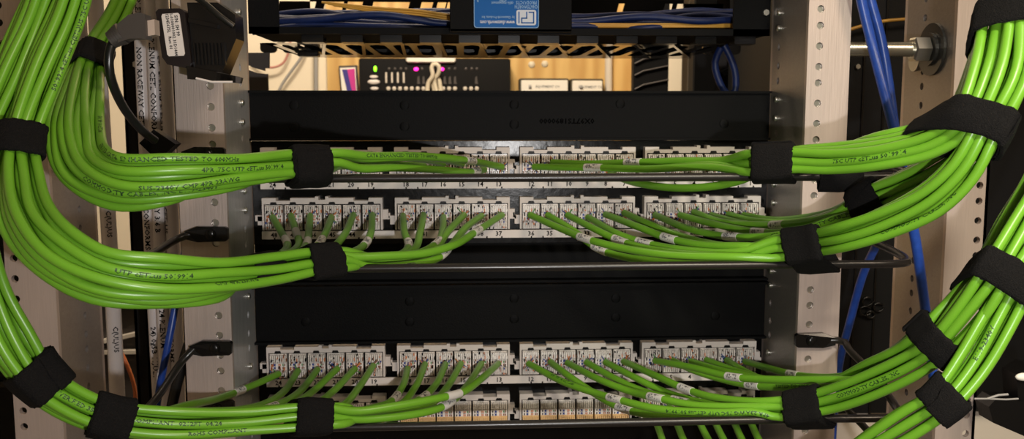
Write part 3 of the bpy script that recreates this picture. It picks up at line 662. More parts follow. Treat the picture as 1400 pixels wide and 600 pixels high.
hull_strap('small loose black strap on the back of the second left bundle by the post', 365, 350, tuple(('L2', n) for n in (43, 44)), .030, ('L2', 44), flap=False, seed=18)
# loose strap hanging from the top bar
CABLES[('B', 0)] = BARS[0]
def loose_strap():
    m = MB(); y = YD(DBAR); z = Z(243, DBAR, 700); x0, x1 = X(1119, DBAR, 245), X(1178, DBAR, 245)
    prof = []
    for i in range(20):
        a = PI*.5*0 + 2*PI*i/20; prof.append((.0042*math.cos(a), .0042*math.sin(a) if math.sin(a) > 0 else .0105*math.sin(a)))
    rn = random.Random(4)
    rings = [[V((x + rn.uniform(-.0005, .0005), y+u, z+w)) for u, w in [(p[0]*sc, p[1]*sc) for p in prof]] for x, sc in ((x0, .86), (x0, 1.0), ((x0+x1)/2, 1.04), (x1, .9), (x1, .80))]
    m.loft(rings, caps=False, smooth=True); o = m.build('hook_and_loop_strap', 'strap')
    tag(o, 'empty black strap looped on the topmost lacing bar near its right end', 'cable strap', 'black hook and loop straps')
loose_strap()
# ------------------------------------------------------------------ other cables
def one_cable(name, label, cat, pts, r, mat, group=None, n=12, step=.006, drop=False):
    q = [P(*p) for p in pts]
    if drop: q += [V((q[-1].x, q[-1].y, q[-1].z*k/8)) for k in range(7, 0, -1)] + [V((q[-1].x, q[-1].y, .001))]
    m = MB(); path = smooth_path(q, step); m.tube(path, r, n); o = m.build(name, mat); tag(o, label, cat, group); return o, path
one_cable('blue_cable', 'thick blue cable crossing in front of the threaded rod, left one of the pair', 'network cable', [(1165,-120,.70), (1174,-20,.70), (1192,60,.70), (1210,130,.69), (1228,200,.685), (1240,270,.685), (1252,330,.69), (1262,400,.70), (1271,470,.715), (1278,540,.72), (1284,640,.72), (1288,720,.72)], .0039, 'blue', drop=True)
one_cable('blue_cable', 'blue cable crossing in front of the threaded rod, right one of the pair', 'network cable', [(1178,-120,.71), (1186,-20,.71), (1204,50,.71), (1213,100,.71), (1221,160,.705), (1228,215,.70), (1225,265,.72), (1205,320,.76), (1180,375,.80), (1162,440,.82), (1147,500,.83), (1138,600,.84), (1135,720,.84)], .0037, 'blue', drop=True)
one_cable('blue_cable', 'blue cable beside the white conduits on the left', 'network cable', [(262,180,.80), (258,260,.80), (254,330,.80), (243,400,.79), (230,470,.78), (216,545,.78), (205,640,.78)], .0032, 'blue', drop=True)
one_cable('black_cable', 'black power cable running straight down along the left rack post', 'power cable', [(266,230,.775), (270,300,.775), (272,400,.775), (272,480,.77), (271,560,.77), (270,680,.77)], .0046, 'black_cable', drop=True)
one_cable('black_cable', 'black power cable slanting down across the white conduits', 'power cable', [(277,235,.75), (280,320,.75), (278,390,.75), (268,440,.745), (252,490,.74), (236,550,.74), (215,680,.74)], .0044, 'black_cable', drop=True)
one_cable('orange_cable', 'thin orange cable curving in the dark gap behind the conduits', 'cable', [(160,470,1.02), (172,495,1.02), (180,515,1.02), (184,530,1.02), (186,600,1.02)], .0022, 'orange_cable', drop=True)
# ------------------------------------------------------------------ white conduits on the left
def conduit(label, x, d, r, texts):
    q = P(x, 300, d); t = thing('conduit', label, 'conduit', (q.x, q.y, 0), 'white flexible conduits')
    pts = [V((q.x+.0012*math.sin(z*9+x), q.y, z)) for z in [i*.04 for i in range(0, 68)]]
    m = MB(); m.tube(pts, r, 16); m.build('tube', 'conduit', t)
    for (ty, txt, roll) in texts:
        m = MB(); p = P(x, ty, d); s = p.z
        vs, fs = glyphs(txt, .0066); out = []
        for v in vs:                 # reads downwards
            an = v[1]/r + roll; zz = p.z - v[0]*1.1; xx = q.x+.0012*math.sin(zz*9+x)
            out.append((xx+(r+.0002)*math.sin(an), q.y-(r+.0002)*math.cos(an), zz))
        m.add(out, fs); m.build('printed_line', 'ink', t)
conduit('white conduit printed RACEWAY, leftmost of the three beside the rack post', 205, .86, .0058, [(120,'NON RACEWAY CETL', -.1), (310,'(CONFORMS', -.1), (480,'24) 0g5B 11JUL1', 0), (20,'PLENUM', 0)])
conduit('white conduit printed in two lines, middle of the three beside the rack post', 219, .852, .0058, [(120,'PLENUM CETL CONFORMS', .0), (290,'TNAY 3/6 B', 0), (435,'JUNE 24 PLENUM', .1)])
conduit('white conduit nearest the rack post, rightmost of the three', 234, .852, .0062, [(130,'ETL PLENUM PLENUM', -.9), (300,'CETLUS', -.9), (465,'CONFORMS', -.6)])
conduit('thicker white conduit standing apart beside the far left post', 147, .93, .0075, [(145,'C(UL)US', .3), (305,'C(UL)US', .4), (462,'C(UL)US', .5)])
# dark post behind the conduits
def dark_post(label, xa, xb, d, dd):
    a, b = X(xa, d, 300), X(xb, d, 300); y = YD(d); t = thing('equipment_post', label, 'post', ((a+b)/2, y, 0))
    m = MB(); m.box((a, y, 0), (b, y+.003, 2.2)); m.box((a, y, 0), (a+.003, y+dd, 2.2)); m.box((b-.003, y, 0), (b, y+dd, 2.2)); m.build('channel', 'cabinet', t)
    q = P((xa+xb)/2, 88, d); m = MB(); m.cyl((q.x, y-.002, q.z), (q.x, y, q.z), .004, 6); m.build('bolt', 'steel', t)
dark_post('black steel post between the white conduits on the left', 177, 197, .97, .05)
dark_post('black steel post hidden behind the left rack post', 244, 275, .97, .05)
# low dark equipment behind the far left gap
def shelf_unit():
    a, b = X(100, 1.5), X(260, 1.5); zt = Z(404, 1.5); t = thing('equipment_shelf', 'dark equipment shelf with pale rails seen low between the conduits', 'shelf', ((a+b)/2, .8, 0))
    m = MB(); m.box((a, .7, 0), (b, .95, zt)); m.build('body', 'dark_grey', t)
    for yy, s in ((452, .02), (475, 0.0), (410, 0)):
        z = Z(yy, 1.5); m = MB(); m.prism([(a, .685, z-s), (b, .685, z+s), (b, .685, z+s+.006), (a, .685, z-s+.006)], None, (0, .014, 0)); m.build('rail', 'pilaster', t)
shelf_unit()
# ------------------------------------------------------------------ small adapter with its plug, top left
def adapter():
    d = .66; c = P(246, 55, d); y = YD(d)
    t = thing('adapter_box', 'small black adapter with a white printed label, beside the left rack post', 'adapter', c)
    m = MB(); R = [P(212,16,d), P(216,12,d), P(245,11,d), P(252,16,d), P(261,84,d), P(258,94,d), P(228,88,d), P(221,78,d)]
    m.loft([[p+V((0, .001, 0)) for p in R], [c+(p-c)*1.0+V((0, .004, 0)) for p in R], [p+V((0, .022, 0)) for p in R]]); m.build('housing', 'adapter', t)
    m = MB(); R = [P(222,19,d), P(243,17.5,d), P(245,19.5,d), P(252.5,73,d), P(251,76,d), P(231,77,d), P(228.5,74.5,d), P(220.5,22,d)]
    m.loft([[p+V((0, .0002, 0)) for p in R], [p+V((0, .0012, 0)) for p in R]]); lb = m.build('label', 'label_paper', t)
    m = MB(); dn = (P(236,74,d)-P(229,20,d)).normalized(); up = (P(245,46,d)-P(225,48,d)).normalized()
    flat_text(m, 'S/N: SH 99', .0032, P(242,35,d), dn, up); flat_text(m, '1-0100001002 31D1444', .0030, P(237.5,47,d), dn, up); flat_text(m, '1234567SL   Rev: 01', .0030, P(231,43,d), dn, up); m.build('printed_line', 'ink', lb)
    # body behind: ribbed power block
    m = MB()
    R = [P(252,2,d), P(294,2,d), P(318,18,d), P(320,52,d), P(300,100,d), P(262,96,d)]
    m.loft([[p+V((0, .006, 0)) for p in R], [p+V((0, .030, 0)) for p in R]])
    for k in range(9):
        x = 262+5*k; m.prism([P(x,58,d)+V((0, .003, 0)), P(x+2.4,58,d)+V((0, .003, 0)), P(x+5,88,d)+V((0, .003, 0)), P(x+2.6,88,d)+V((0, .003, 0))], None, (0, .004, 0))
    m.prism([P(256,24,d)+V((0,.002,0)), P(296,33,d)+V((0,.002,0)), P(296,38,d)+V((0,.002,0)), P(256,30,d)+V((0,.002,0))], None, (0, .006, 0))
    m.build('power_block', 'black_gloss', t)
    m = MB(); m.prism([P(255,90,d), P(322,104,d), P(322,113,d), P(256,108,d)], None, (0, .012, 0)); m.build('lower_connector', 'black_gloss', t)
    m = MB(); m.tube([P(268,107,.657), P(290,112,.657), P(318,112,.66)], .0009, 6); m.build('latch_wire', 'label_paper', t)
    m = MB(); m.prism([P(296,98,d), P(330,106,d), P(328,114,d), P(296,110,d)], None, (0, .006, 0)); m.build('metal_contact', 'dark_grey', t)
    m = MB(); m.tube([P(262,-8,.665), P(282,6,.66), P(300,22,.658), P(319,36,.66)], .0022, 8); m.build('lead', 'black_cable', t)
adapter()
def plug():
    d = .628; t = thing('network_lead', 'thin black patch cord with grey boot plugged into the small adapter', 'patch cord', P(170, 60, d))
    m = MB(); pa = [P(153,55,d), P(166,47,d), P(181,38,d), P(196,36,d), P(204,38,d)]
    m.tube([pa[0], pa[1]], [.0042, .0056], 12); m.loft([[p + V((0, yy, zz)) for yy, zz in ((-.007, -.008*s), (-.007, .008*s), (.005, .008*s), (.005, -.008*s))] for p, s in zip(pa[1:], (.75, .95, 1.05, 1.0))]); m.build('boot', 'boot', t)
    m = MB()
    for k in range(5):
        p = pa[0].lerp(pa[1], k/4.2)+V((0, -.001, 0)); q = p + (pa[1]-pa[0]).normalized()*.0016; m.tube([p, q], .0060+.0004*k, 12)
    m.build('strain_rib', 'boot', t)
    m = MB(); m.prism([P(202,29,d)+V((0,-.003,0)), P(213,27,d)+V((0,-.003,0)), P(214,48,d)+V((0,-.003,0)), P(203,50,d)+V((0,-.003,0))], None, (0, .010, 0)); m.build('plug', 'clear', t)
    path = smooth_path([P(*p) for p in [(157,54,.628), (150,68,.625), (149,95,.625), (160,130,.635), (178,160,.65), (196,180,.66), (212,192,.67)]], .005)
    m = MB(); m.tube(path, .0031, 10); m.build('cord', 'black_cable', t)
    m = MB(); a, b = P(204,186,.68), P(232,208,.69); n = (b-a).normalized(); s = V((n.z, 0, -n.x))*.0085
    m.loft([[a+s+V((0,-.006,0)), a-s+V((0,-.006,0)), a-s+V((0,.006,0)), a+s+V((0,.006,0))], [b+s*1.25+V((0,-.007,0)), b-s*1.25+V((0,-.007,0)), b-s*1.25+V((0,.007,0)), b+s*1.25+V((0,.007,0))]]); m.build('end_boot', 'black_plastic', t)
plug()
# ------------------------------------------------------------------ overhead cable manager
def manager():
    d = .803; y = YD(d); z0 = Z(47, d); zr = Z(38, d); zT = Z(-70, d)
    t = thing('cable_manager', 'black horizontal cable manager with fingers and a blue sticker at top', 'cable manager', ((XI0+XI1)/2, y, z0))
    def xx(v): return X(v, d, 20)
    m = MB(); m.box((XI0, y, z0), (XI1, y+.003, zr)); m.box((XI0, y, Z(-40, d)), (XI1, y+.003, zT))
    m.box((XI0, y, z0), (xx(381), y+.003, zT)); m.box((xx(1003), y, z0), (XI1, y+.003, zT))
    m.build('face_frame', 'black_metal', t)
    m = MB(); xa, xb = X(615, .793, 20), X(782, .793, 20); yy = YD(.793); m.bbox((xa, yy, Z(43, .793)), (xb, yy+.002, zT), .0008); m.box((xa, yy, Z(43, .793)), (xb, y+.001, Z(43, .793)+.002)); cp = m.build('cover_plate', 'black_metal', t)
    # sticker, printed upside down as it hangs
    dl = .7925; yl = YD(dl)
    q0, q1 = P(648, 38, dl), P(737, -62, dl); r = .0022
    m = MB(); pts = []
    for cx, cz, a0 in ((q1.x-r, q0.z+r, -PI/2), (q1.x-r, q1.z-r, 0), (q0.x+r, q1.z-r, PI/2), (q0.x+r, q0.z+r, PI)):
        for k in range(5): a = a0+PI/2*k/4; pts.append(V((cx+r*math.cos(a), yl, cz+r*math.sin(a))))
    m.loft([pts, [p+V((0, .0004, 0)) for p in pts]]); st = m.build('sticker', 'blue_label', cp); st['label'] = 'blue sticker printed upside down'
    m = MB(); n = len(pts); c = sum(pts, V((0,0,0)))/n
    inn = [p+(c-p).normalized()*.0007 for p in pts]
    fr = V((0, -.0002, 0)); m.add([p+fr for p in pts]+[p+fr for p in inn], [(i, (i+1) % n, n+(i+1) % n, n+i) for i in range(n)], 1)
    # logo: white rounded square with the three letters cut in blue, upside down
    lx0, lx1, lz0, lz1 = P(706,34,dl).x, P(733,34,dl).x, P(706,34.5,dl).z, P(706,13.5,dl).z; yb = yl-.0003; rr = .0018; sq = []
    for cx, cz, a0 in ((lx1-rr, lz0+rr, -PI/2), (lx1-rr, lz1-rr, 0), (lx0+rr, lz1-rr, PI/2), (lx0+rr, lz0+rr, PI)):
        for k in range(5): a = a0+PI/2*k/4; sq.append(V((cx+rr*math.cos(a), yb, cz+rr*math.sin(a))))
    m.loft([sq, [p+V((0, .0002, 0)) for p in sq]], 0)
    W, H = lx1-lx0, lz1-lz0
    def bar(u0, v0, u1, v1): m.box((lx0+u0*W, yb-.0002, lz0+v0*H), (lx0+u1*W, yb, lz0+v1*H), 2)
    bar(.10, .12, .16, .88)                                                    # I
    bar(.24, .12, .55, .20); bar(.24, .12, .30, .48); bar(.24, .42, .55, .50); bar(.49, .42, .55, .88)   # P turned over
    bar(.55, .12, .90, .20); bar(.84, .12, .90, .88); bar(.62, .80, .90, .88)   # C turned over
    L, U = (-1, 0, 0), (0, 0, -1); ty = V((0, -.0003, 0))
    flat_text(m, 'CHATSWORTH', .0042, P(719.5,9,dl)+ty, L, U, 1, .68); flat_text(m, 'PRODUCTS', .0042, P(719.5,3.4,dl)+ty, L, U, 1, .82)
    flat_text(m, 'www.chatsworth.com', .0046, P(680,30.5,dl)+ty, L, U, 0, .72); flat_text(m, 'by Chatsworth Products, Inc', .0030, P(681,23.5,dl)+ty, L, U, 1, .80)
    flat_text(m, 'cable management', .0036, P(687,4,dl)+ty, L, U, 1, .7); flat_text(m, 'CPI', .0046, P(688,-1,dl)+ty, L, U, 1); flat_text(m, 'R', .003, P(653,1,dl)+ty, L, U, 1)
    m.build('printed_logo', ['label_white', 'label_pale', 'blue_label'], st)
    # bottom: matt front strip with tabs, then a glossy plate with rounded slots
    df = 1.125; yf = YD(df)
    for k in range(12):
        xc = xx(421+55.3*k); m = MB(); m.box((xc-.0095, y+.020, z0-.0055), (xc+.0095, y+.0225, z0+.002)); m.box((xc-.0095, y+.0225, z0-.0055), (xc+.0095, y+.040, z0-.0035))
        m.build('finger', 'black_gloss', t)
    y1, y2 = YD(.905), yf
    m = MB(); m.box((XI0, y+.003, z0+.001), (XI1, y1, z0+.003)); m.box((XI0, y1, z0+.010), (XI1, yf, z0+.012)); m.build('floor_tray', 'black_dull', t)
    m = MB(); pit = 29.7*1.0/FPX; xs = X(462, 1.0, 66); n0 = int((xs-XI0)/pit); xa_ = xs-(n0+.5)*pit
    ya, yb_ = YD(.925), YD(1.085); yc = (ya+yb_)/2
    m.add([V((XI0, y1, z0)), V((xa_, y1, z0)), V((xa_, y2, z0)), V((XI0, y2, z0))], [(0, 1, 2, 3)]); xe = xa_
    while xe + pit < XI1:
        cx = xe+pit/2; hx, hy = pit/2, (y2-y1)/2; cy = (y1+y2)/2; a_, b_ = .0082, (yb_-ya)/2
        ang = sorted([2*PI*q/44 for q in range(44)] + [math.atan2(sy*hy, sx_*hx) % (2*PI) for sx_ in (-1, 1) for sy in (-1, 1)]); A = []; B = []
        for an in ang:
            c, q = math.cos(an), math.sin(an); r = (abs(c/a_)**7+abs(q/b_)**7)**(-1/7.); ro = min(hx/abs(c) if abs(c) > 1e-9 else 9, hy/abs(q) if abs(q) > 1e-9 else 9)
            A.append(V((cx+c*r, cy+(yc-cy)+q*r, z0))); B.append(V((cx+c*ro, cy+q*ro, z0)))
        n = len(ang); m.add(A+B+[p+V((0, 0, .0015)) for p in A], [(i, (i+1) % n, n+(i+1) % n, n+i) for i in range(n)] + [(i, (i+1) % n, 2*n+(i+1) % n, 2*n+i) for i in range(n)])
        xe += pit
    m.add([V((xe, y1, z0)), V((XI1, y1, z0)), V((XI1, y2, z0)), V((xe, y2, z0))], [(0, 1, 2, 3)]); m.build('slotted_plate', 'black_mirror', t)
    for k in range(10):
        xn = xx(433+55.3*k); xo = xs + pit*(2*k-1.5) ; m = MB()
        m.prism([(xn-.0015, y+.042, z0-.003), (xn+.0015, y+.042, z0-.003), (xo+.0095, YD(1.08), z0-.003), (xo+.006, YD(1.08), z0-.003)], None, (0, 0, .0025)); m.build('rib', 'black_mirror', t)
    q0_, q1_ = P(402, 64, .99), P(436, 77.5, .99); m = MB(); m.bbox((q0_.x, YD(.99), q1_.z+.004), (q1_.x, YD(1.02), z0-.0005), .002); m.bbox((q0_.x+.004, YD(.985), q1_.z), (q1_.x, YD(1.0), q1_.z+.005), .001); m.build('cable_clip', 'black_gloss', t)
    q = P(1048, 17, .80); m = MB(); m.cyl((q.x, y-.003, q.z), (q.x, y, q.z), .0026, 12); m.build('screw', 'steel', t)
    m = MB(); za, zb_, zc, zd = z0, Z(20, df), Z(3, df), Z(-90, df)
    m.box((XI0, yf, za), (XI1, yf+.003, zb_)); m.box((XI0, yf, zc), (XI1, yf+.003, zd)); prev = XI0
    for a, b in ((378,428),(440,466),(471,492),(506,556),(572,588),(594,606),(608,616),(842,850),(905,916),(922,934),(985,992)):
        xa_, xb_ = X(a, df, 10), X(b, df, 10); m.prism([(prev, yf, zb_), (xa_, yf, zb_), (xa_+.004, yf, zc), (prev+(.004 if prev > XI0 else 0), yf, zc)], None, (0, .003, 0)); prev = xb_
    m.box((prev, yf, zb_), (XI1, yf+.003, zc)); m.build('rear_plate', 'black_metal', t)
    for k in range(22):
        xc = X(458+30.2*(k-3), df, 60); zb_, zt_ = Z(73.5, df), Z(60, df); w = .0098; pts = []
        for i in range(9): a = PI+PI*i/8; pts.append(V((xc+w*math.copysign(abs(math.cos(a))**.55, math.cos(a)), yf-.002, zb_+.005+.005*math.sin(a))))
        pts += [V((xc+w, yf-.002, zt_)), V((xc-w, yf-.002, zt_))]
        m = MB(); m.loft([pts, [p+V((0, .004, 0)) for p in pts]]); m.build('rear_finger', 'black_gloss', t)
        if k % 2 == 0:
            m = MB(); xn = xx(421+55.3*(k/2-1)+12); m.prism([(xn-.006, y+.045, z0+.002), (xn+.004, y+.045, z0+.002), (xc+.018, yf-.004, zt_-.001), (xc+.011, yf-.004, zt_-.001)], None, (0, 0, .004)); m.build('rib', 'black_gloss', t)
manager()
rn = random.Random(11)
for k in range(18):
    d = .835+.03*(k % 6); yb = (39, 33, 27, 21)[k % 4]+rn.uniform(-2, 2)
    pts = [(x, min(43, yb+rn.uniform(-7, 7)), d+rn.uniform(-.012, .012)) for x in (345, 430, 520, 610, 700, 790, 880, 960, 1045)]
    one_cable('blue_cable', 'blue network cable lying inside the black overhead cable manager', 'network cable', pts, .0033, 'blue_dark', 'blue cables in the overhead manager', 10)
for k in range(3):
    pts = [(440+8*k, 3+2*k, .83), (520, 11+3*k, .828), (570, 14+3*k, .826), (640, 24+3*k, .824), (720, 30+k*2, .824), (800, 33+2*k, .826), (950, 33+2*k, .826), (1040, 34+2*k, .83)]
    one_cable('yellow_cable', 'thin yellow cable lying over the blue cables in the overhead manager', 'network cable', pts, .0010, 'yellow', 'yellow cables in the overhead manager', 8)
one_cable('yellow_cable', 'thin yellow cable at top right behind the pair of blue cables', 'network cable', [(1120,60,.985), (1150,45,.985), (1200,30,.985), (1240,26,.985), (1300,20,.99)], .0018, 'yellow', n=8)
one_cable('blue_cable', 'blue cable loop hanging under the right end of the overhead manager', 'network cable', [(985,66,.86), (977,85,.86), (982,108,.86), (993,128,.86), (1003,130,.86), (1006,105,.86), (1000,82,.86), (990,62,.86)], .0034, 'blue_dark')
# ------------------------------------------------------------------ things on the far wall
DW = 0.8+YB
def wx(x, d=DW-.02): return X(x, d, 95)
def wz(y, d=DW-.02): return Z(y, d, 650)
yw = YB
t = thing('plywood_board', 'varnished plywood board screwed to the far wall', 'board', (wx(650), yw, 1.0))
m = MB(); m.box((wx(447), yw-.018, .9), (wx(866), yw-.001, 2.1)); m.build('panel', 'plywood', t)
for sx_, sy_ in ((727, 88), (745, 87)):
    m = MB(); m.sphere((wx(sx_), yw-.018, wz(sy_)), .0085, 0, 6, (1, .5, 1)); m.build('screw_cap', 'tan', t)
def network_box():
    x0, x1 = wx(495), wx(696); z1, z0 = wz(82), wz(150); y0 = yw-.090; d = DW-.09
    t = thing('network_switch', 'black wall-mounted network device with magenta and green lights', 'network device', ((x0+x1)/2, y0, z0))
    m = MB(); m.bbox((x0, y0, z0), (x1, yw-.018, z1), .004); m.build('case', 'black_plastic', t)
    def lamp(x, y, r, mat, nm, sc=(1, .5, 1)):
        q = P(x, y, d); m = MB(); m.sphere((q.x, y0, q.z), r, 0, 6, sc); m.build(nm, mat, t)
    for x in (532,540,548,555,577,589,614,622,637,645,652): lamp(x, 94, .0035, 'dark_grey', 'unlit_lamp')
    lamp(569, 94.5, .0048, 'led_pink', 'magenta_light', (1.2, .5, .9)); lamp(604, 94.5, .0048, 'led_pink', 'magenta_light', (1.2, .5, .9)); lamp(513, 94, .0048, 'led_green', 'green_light', (.8, .5, 1.5))
    for x in (528,536,544,552):
        q = P(x, 106, d); m = MB(); m.box((q.x-.002, y0-.002, q.z-.012), (q.x+.002, y0, q.z+.012)); m.build('slot_mark', 'pilaster', t)
    for x in (572,579,608,615,622,651):
        q = P(x, 110, d); m = MB(); m.prism([(q.x-.003, y0-.002, q.z-.008), (q.x+.005, y0-.002, q.z-.008), (q.x+.003, y0-.002, q.z-.003), (q.x+.002, y0-.002, q.z+.010), (q.x-.002, y0-.002, q.z+.008)], None, (0, .002, 0)); m.build('key_mark', 'dark_grey', t)
    for x in (531,539,547,555,563,571,579,606,614,622,636,644,652): lamp(x, 121, .005, 'pilaster', 'button')
    for (x, y, w) in ((511, 105, .010), (511, 112, .015), (512, 121, .010)): lamp(x, y, w, 'label_paper', 'key', (1, .3, .4))
network_box()
m = MB(); a, b = P(555, 81, DW-.10), P(623, 81, DW-.10); m.bbox((a.x, a.y, a.z-.008), (b.x, YB-.0905, a.z+.008), .004); o = m.build('white_bracket', 'white_box'); tag(o, 'white plastic strip along the top of the network device', 'strip')
one_cable('cream_cord', 'cream cord looped in front of the network device', 'cord', [(584,130,DW-.11), (586,112,DW-.11), (592,104,DW-.115), (590,92,DW-.115), (593,87,DW-.115), (600,90,DW-.115), (599,102,DW-.11), (594,108,DW-.105), (598,130,DW-.105), (600,150,DW-.105)], .0050, 'tan')
one_cable('cream_cord', 'second cream cord hanging behind the looped one', 'cord', [(602,150,DW-.10), (602,118,DW-.10), (598,106,DW-.10), (592,108,DW-.10), (594,125,DW-.10), (596,150,DW-.10)], .005, 'tan')
def wall_box(label, xa, xb, ya):
    d = DW-.06; t = thing('terminal_box', label, 'box', (wx(xa), YB, wz(ya)))
    x0, x1, z1, z0 = X(xa, d, 110), X(xb, d, 110), Z(ya, d, 800), Z(150, d, 800); y0 = YD(d)
    m = MB(); m.bbox((x0, y0, z0), (x1, YB-.018, z1), .003); m.build('case', 'box_edge', t)
    m = MB(); m.bbox((x0+.004, y0-.005, z0), (x1-.003, y0, z1-.005), .002); c = m.build('cover', 'white_box', t)
    m = MB(); flat_text(m, 'EQUIPMENT CO', .008, ((x0+x1)/2+.008, y0-.0055, z1-.020), (1, 0, 0), (0, 0, 1)); m.cyl((x0+.028, y0-.0053, z1-.020), (x0+.022, y0-.005, z1-.020), .005, 12); m.build('printed_line', 'grey_cable', c)
wall_box('white terminal box on the plywood, left one of two', 710, 778, 107); wall_box('white terminal box on the plywood, right one of two', 780, 825, 107.5)
one_cable('wall_conduit', 'thin pale conduit running vertically down the plywood board', 'conduit', [(832,40,DW-.028), (832,70,DW-.028), (832,100,DW-.028), (832,160,DW-.028), (832,220,DW-.028)], .009, 'pilaster')
def leaflet():
    d = DW-.03; t = thing('leaflet_holder', 'small framed leaflet with indigo and pink stripes left of network device', 'leaflet', P(477, 107, d))
    def quad(pts, off, mat, nm, th=.003):
        m = MB(); m.prism([P(x, y, d)+V((0, off, 0)) for x, y in pts], None, (0, th, 0)); m.build(nm, mat, t)
    quad([(463,90), (488,89), (492,150), (468,150)], 0, 'boot', 'frame', .02); quad([(465,93), (486,92), (490,150), (470,150)], -.003, 'white_box', 'backing')
    quad([(468,95), (475,95), (487,150), (481,150)], -.005, 'poster_blue', 'stripe', .002); quad([(474,95), (485,94), (488,140), (484,150)], -.0045, 'poster_pink', 'stripe', .0015)
leaflet()
one_cable('pink_cable', 'thin pink cable drooping against the far wall at left', 'cable', [(345,78,DW-.03), (365,92,DW-.03), (385,88,DW-.03), (394,73,DW-.03), (398,50,DW-.03)], .0028, 'pink_cable', n=8)
one_cable('grey_cable', 'thin grey cable slanting down the far wall', 'cable', [(420,60,DW-.03), (412,78,DW-.03), (400,95,DW-.03), (386,115,DW-.03), (370,150,DW-.03)], .0033, 'grey_cable', n=8)
one_cable('grey_cable', 'grey cable hanging straight down the far wall', 'cable', [(432,50,DW-.03), (432,75,DW-.03), (432,100,DW-.03), (432,150,DW-.03), (432,190,DW-.03)], .0050, 'grey_cable', n=8)
one_cable('orange_cable', 'orange cable beside the framed leaflet', 'cable', [(493,85,DW-.03), (496,100,DW-.03), (494,115,DW-.03), (492,150,DW-.03)], .005, 'orange_cable', n=8)
# black frame, pale pilaster and dark panel right of the plywood
def ladder():
    d = 1.6; y = YD(d); x0, x1 = X(866, d, 95), X(914, d, 95); t = thing('equipment_rack', 'black equipment frame with slanting shelf edges right of the plywood', 'frame', ((x0+x1)/2, y, 0))
    m = MB(); m.box((x0, y, 0), (x1, y+.02, 2.1)); m.build('side_panel', 'cabinet', t)
    for yy in (80, 96, 115):
        m = MB(); a, b, c = P(868, yy+7, d-.002), P(880, yy+1, d-.002), P(914, yy-6, d-.002); m.tube([a, b, c], .0016, 6); m.build('shelf_edge', 'dark_grey', t)
ladder()
m = MB(); a, b = X(912, 2.0, 95), X(932, 2.0, 95); m.box((a, YD(2.0), 0), (b, YB, HT)); o = m.build('trim_1', 'wall'); struct(o)
m = MB(); a, b = X(931, 2.05, 95), X(949, 2.05, 95); m.box((a, YD(2.05), 0), (b, YB, HT)); o = m.build('trim_2', 'pilaster'); struct(o)
def side_cab():
    d = 1.3; y = YD(d); x0, x1 = X(948, d, 95), X(980, d, 95); m = MB(); t = thing('equipment_cabinet', 'narrow black cabinet behind the hanging blue loop', 'cabinet', ((x0+x1)/2, y, 0))
    m.bbox((x0, y, 0), (x1, y+.03, 2.1), .003); m.build('body', 'cabinet', t)
    x2 = X(1090, 1.32, 95); m = MB(); m.box((x1, YD(1.32), 0), (x2, YD(1.32)+.02, 2.1)); m.build('side_panel', 'dark_grey', t)
    m = MB(); R = [P(985,98,1.3), P(1030,77,1.3), P(1034,86,1.3), P(990,104,1.3)]; m.prism(R, None, (0, .012, 0)); m.build('brace', 'black_metal', t)
side_cab()
def big_cab():
    d = 1.0; y = YD(d); x0 = X(1088, d, 300); x1 = 1.6; zb = Z(563, d, 1370); t = thing('equipment_cabinet', 'large black cabinet filling the dark space behind the right posts', 'cabinet', ((x0+x1)/2, y, 0))
    m = MB(); m.bbox((x0, y, zb), (x1, y+.28, 2.2), .003); m.build('body', 'cabinet', t)
    m = MB(); m.box((x0+.01, y+.02, 0), (x1, y+.28, zb)); m.build('plinth', 'pilaster', t)
    for xs in (1172, 1200):
        xa = X(xs, d, 300); m = MB(); m.box((xa-.0012, y-.0015, zb), (xa+.0012, y, 2.2)); m.build('seam', 'black_gloss', t)
    q = P(1172, 91, d); m = MB()
    m.tube([V((q.x, q.y-.003, q.z)), V((q.x, q.y, q.z))], .0028, 6); m.build('screw', 'steel', t)
big_cab()
def left_cab():
    d = 1.0; y = YD(d); x0, x1 = X(-420, d, 300), X(98, d, 300); t = thing('equipment_cabinet', 'black cabinet behind the far left post, at the left edge', 'cabinet', ((x0+x1)/2, y, 0))
    m = MB(); m.bbox((x0, y, 0), (x1, y+.05, 2.2), .003); m.build('body', 'cabinet', t)
    m = MB(); m.box((x0+.05, y-.004, Z(520, d, 0)), (X(30, d), y, Z(528, d, 0))); m.build('shelf_edge', 'black_gloss', t)
left_cab()
def bracket():
    d = 1.0; t = thing('mounting_bracket', 'brown-grey bracket behind the left rack post, below the manager', 'bracket', P(355, 100, d))
    m = MB(); R = [P(330,72,d), P(368,72,d), P(368,93,d), P(362,93,d), P(362,97,d), P(345,92,d), P(330,84,d)]; m.prism(R, None, (0, .004, 0))
    R = [P(330,92,d), P(352,100,d), P(366,101,d), P(367,140,d), P(330,140,d)]; m.prism(R, None, (0, .004, 0)); m.build('plate', 'dark_grey', t)
bracket()
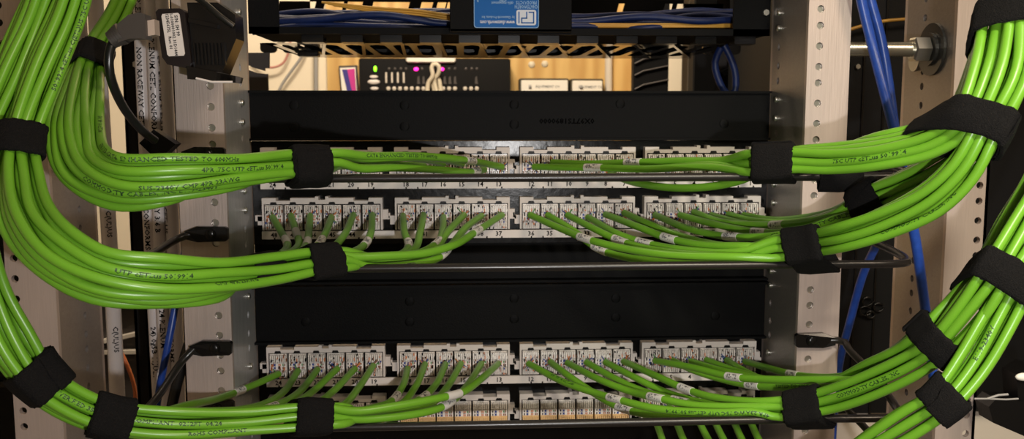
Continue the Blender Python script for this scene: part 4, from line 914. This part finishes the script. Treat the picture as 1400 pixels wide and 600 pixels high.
# ------------------------------------------------------------------ dark connectors, right edge
def plugs():
    d = .68; t = thing('cable_plug', 'black cable plugs with a clear latch at the lower right edge', 'plug', P(1385, 560, d))
    m = MB(); R = [P(1352,556,d), P(1362,545,d), P(1410,548,d), P(1430,560,d), P(1430,606,d), P(1400,596,d), P(1358,578,d)]; m.loft([R, [p+V((0, .02, 0)) for p in R]]); m.build('boot', 'black_plastic', t)
    m = MB(); R = [P(1390,512,d), P(1410,500,d), P(1430,505,d), P(1430,545,d), P(1392,548,d)]; m.loft([R, [p+V((0, .02, 0)) for p in R]]); m.build('housing', 'black_plastic', t)
    m = MB(); m.sphere(P(1400,515,.678), .0055, 0, 8, (1.3, .5, .6)); m.build('white_button', 'white_box', t)
    m = MB(); m.tube([P(1332,545,d), P(1350,545,d), P(1375,546,d), P(1392,545,d)], .0008, 6); m.tube([P(1350,545,d), P(1365,540,d), P(1378,539,d)], .0010, 6); m.build('latch', 'grey_cable', t)
plugs()
# knot of thin black ties in the dark gap on the right
for k, (x, y, r) in enumerate(((1186, 412, 7), (1201, 420, 7), (1190, 430, 6), (1183, 425, 8))):
    pts = [(x+r*math.cos(a), y+r*math.sin(a)*.8, .996) for a in [2*PI*i/12 for i in range(12)]]
    one_cable('cable_tie', 'thin black plastic tie loop in the dark gap between the right posts', 'cable tie', pts, .0012, 'black_gloss', 'loose black tie loops', 8, .002)
# ------------------------------------------------------------------ light
def area(name, loc, target, size, energy, col, sy=None):
    l = bpy.data.lights.new(name, 'AREA'); l.energy = energy; l.color = col; l.size = size
    if sy: l.shape = 'RECTANGLE'; l.size_y = sy
    o = bpy.data.objects.new(name, l); C.objects.link(o); o.location = loc
    o.rotation_euler = (V(target)-V(loc)).to_track_quat('-Z', 'Y').to_euler(); return o
def spot(name, loc, target, energy, col, ang, blend, rad):
    l = bpy.data.lights.new(name, 'SPOT'); l.energy = energy; l.color = col; l.spot_size = math.radians(ang); l.spot_blend = blend; l.shadow_soft_size = rad
    o = bpy.data.objects.new(name, l); C.objects.link(o); o.location = loc
    o.rotation_euler = (V(target)-V(loc)).to_track_quat('-Z', 'Y').to_euler(); return o
area('ceiling_light_back', (-.1, .36, 2.35), (0, 1.45, 1.72), .4, 24, (1, .84, .64), .25)
area('room_light_front', (.9, -1.3, 2.5), (.1, -.2, 1.45), .4, 13, (1, .80, .60))
spot('added_right_bundle_spot', (.30, -1.0, 1.95), (.37, -.3, 1.46), 38, (1, .93, .74), 42, 1.0, .06)  # added spot that brightens the right-hand bundles; no known fixture stands here
l = bpy.data.lights.new('phone_torch', 'POINT'); l.energy = 9.6; l.color = (1, .97, .95); l.shadow_soft_size = .006   # the lamp of the phone that took the picture
o = bpy.data.objects.new('phone_torch', l); C.objects.link(o); o.location = CAM + V((.075, -.005, -.055))
w = bpy.data.worlds.new('world'); bpy.context.scene.world = w; w.use_nodes = True
w.node_tree.nodes['Background'].inputs[0].default_value = (1, .9, .8, 1); w.node_tree.nodes['Background'].inputs[1].default_value = .01
vs = bpy.context.scene.view_settings
bpy.context.scene.display_settings.display_device = 'sRGB'
vs.view_transform = 'Standard'; vs.look = 'None'; vs.exposure = 0.0; vs.gamma = 1.0; vs.use_curve_mapping = False
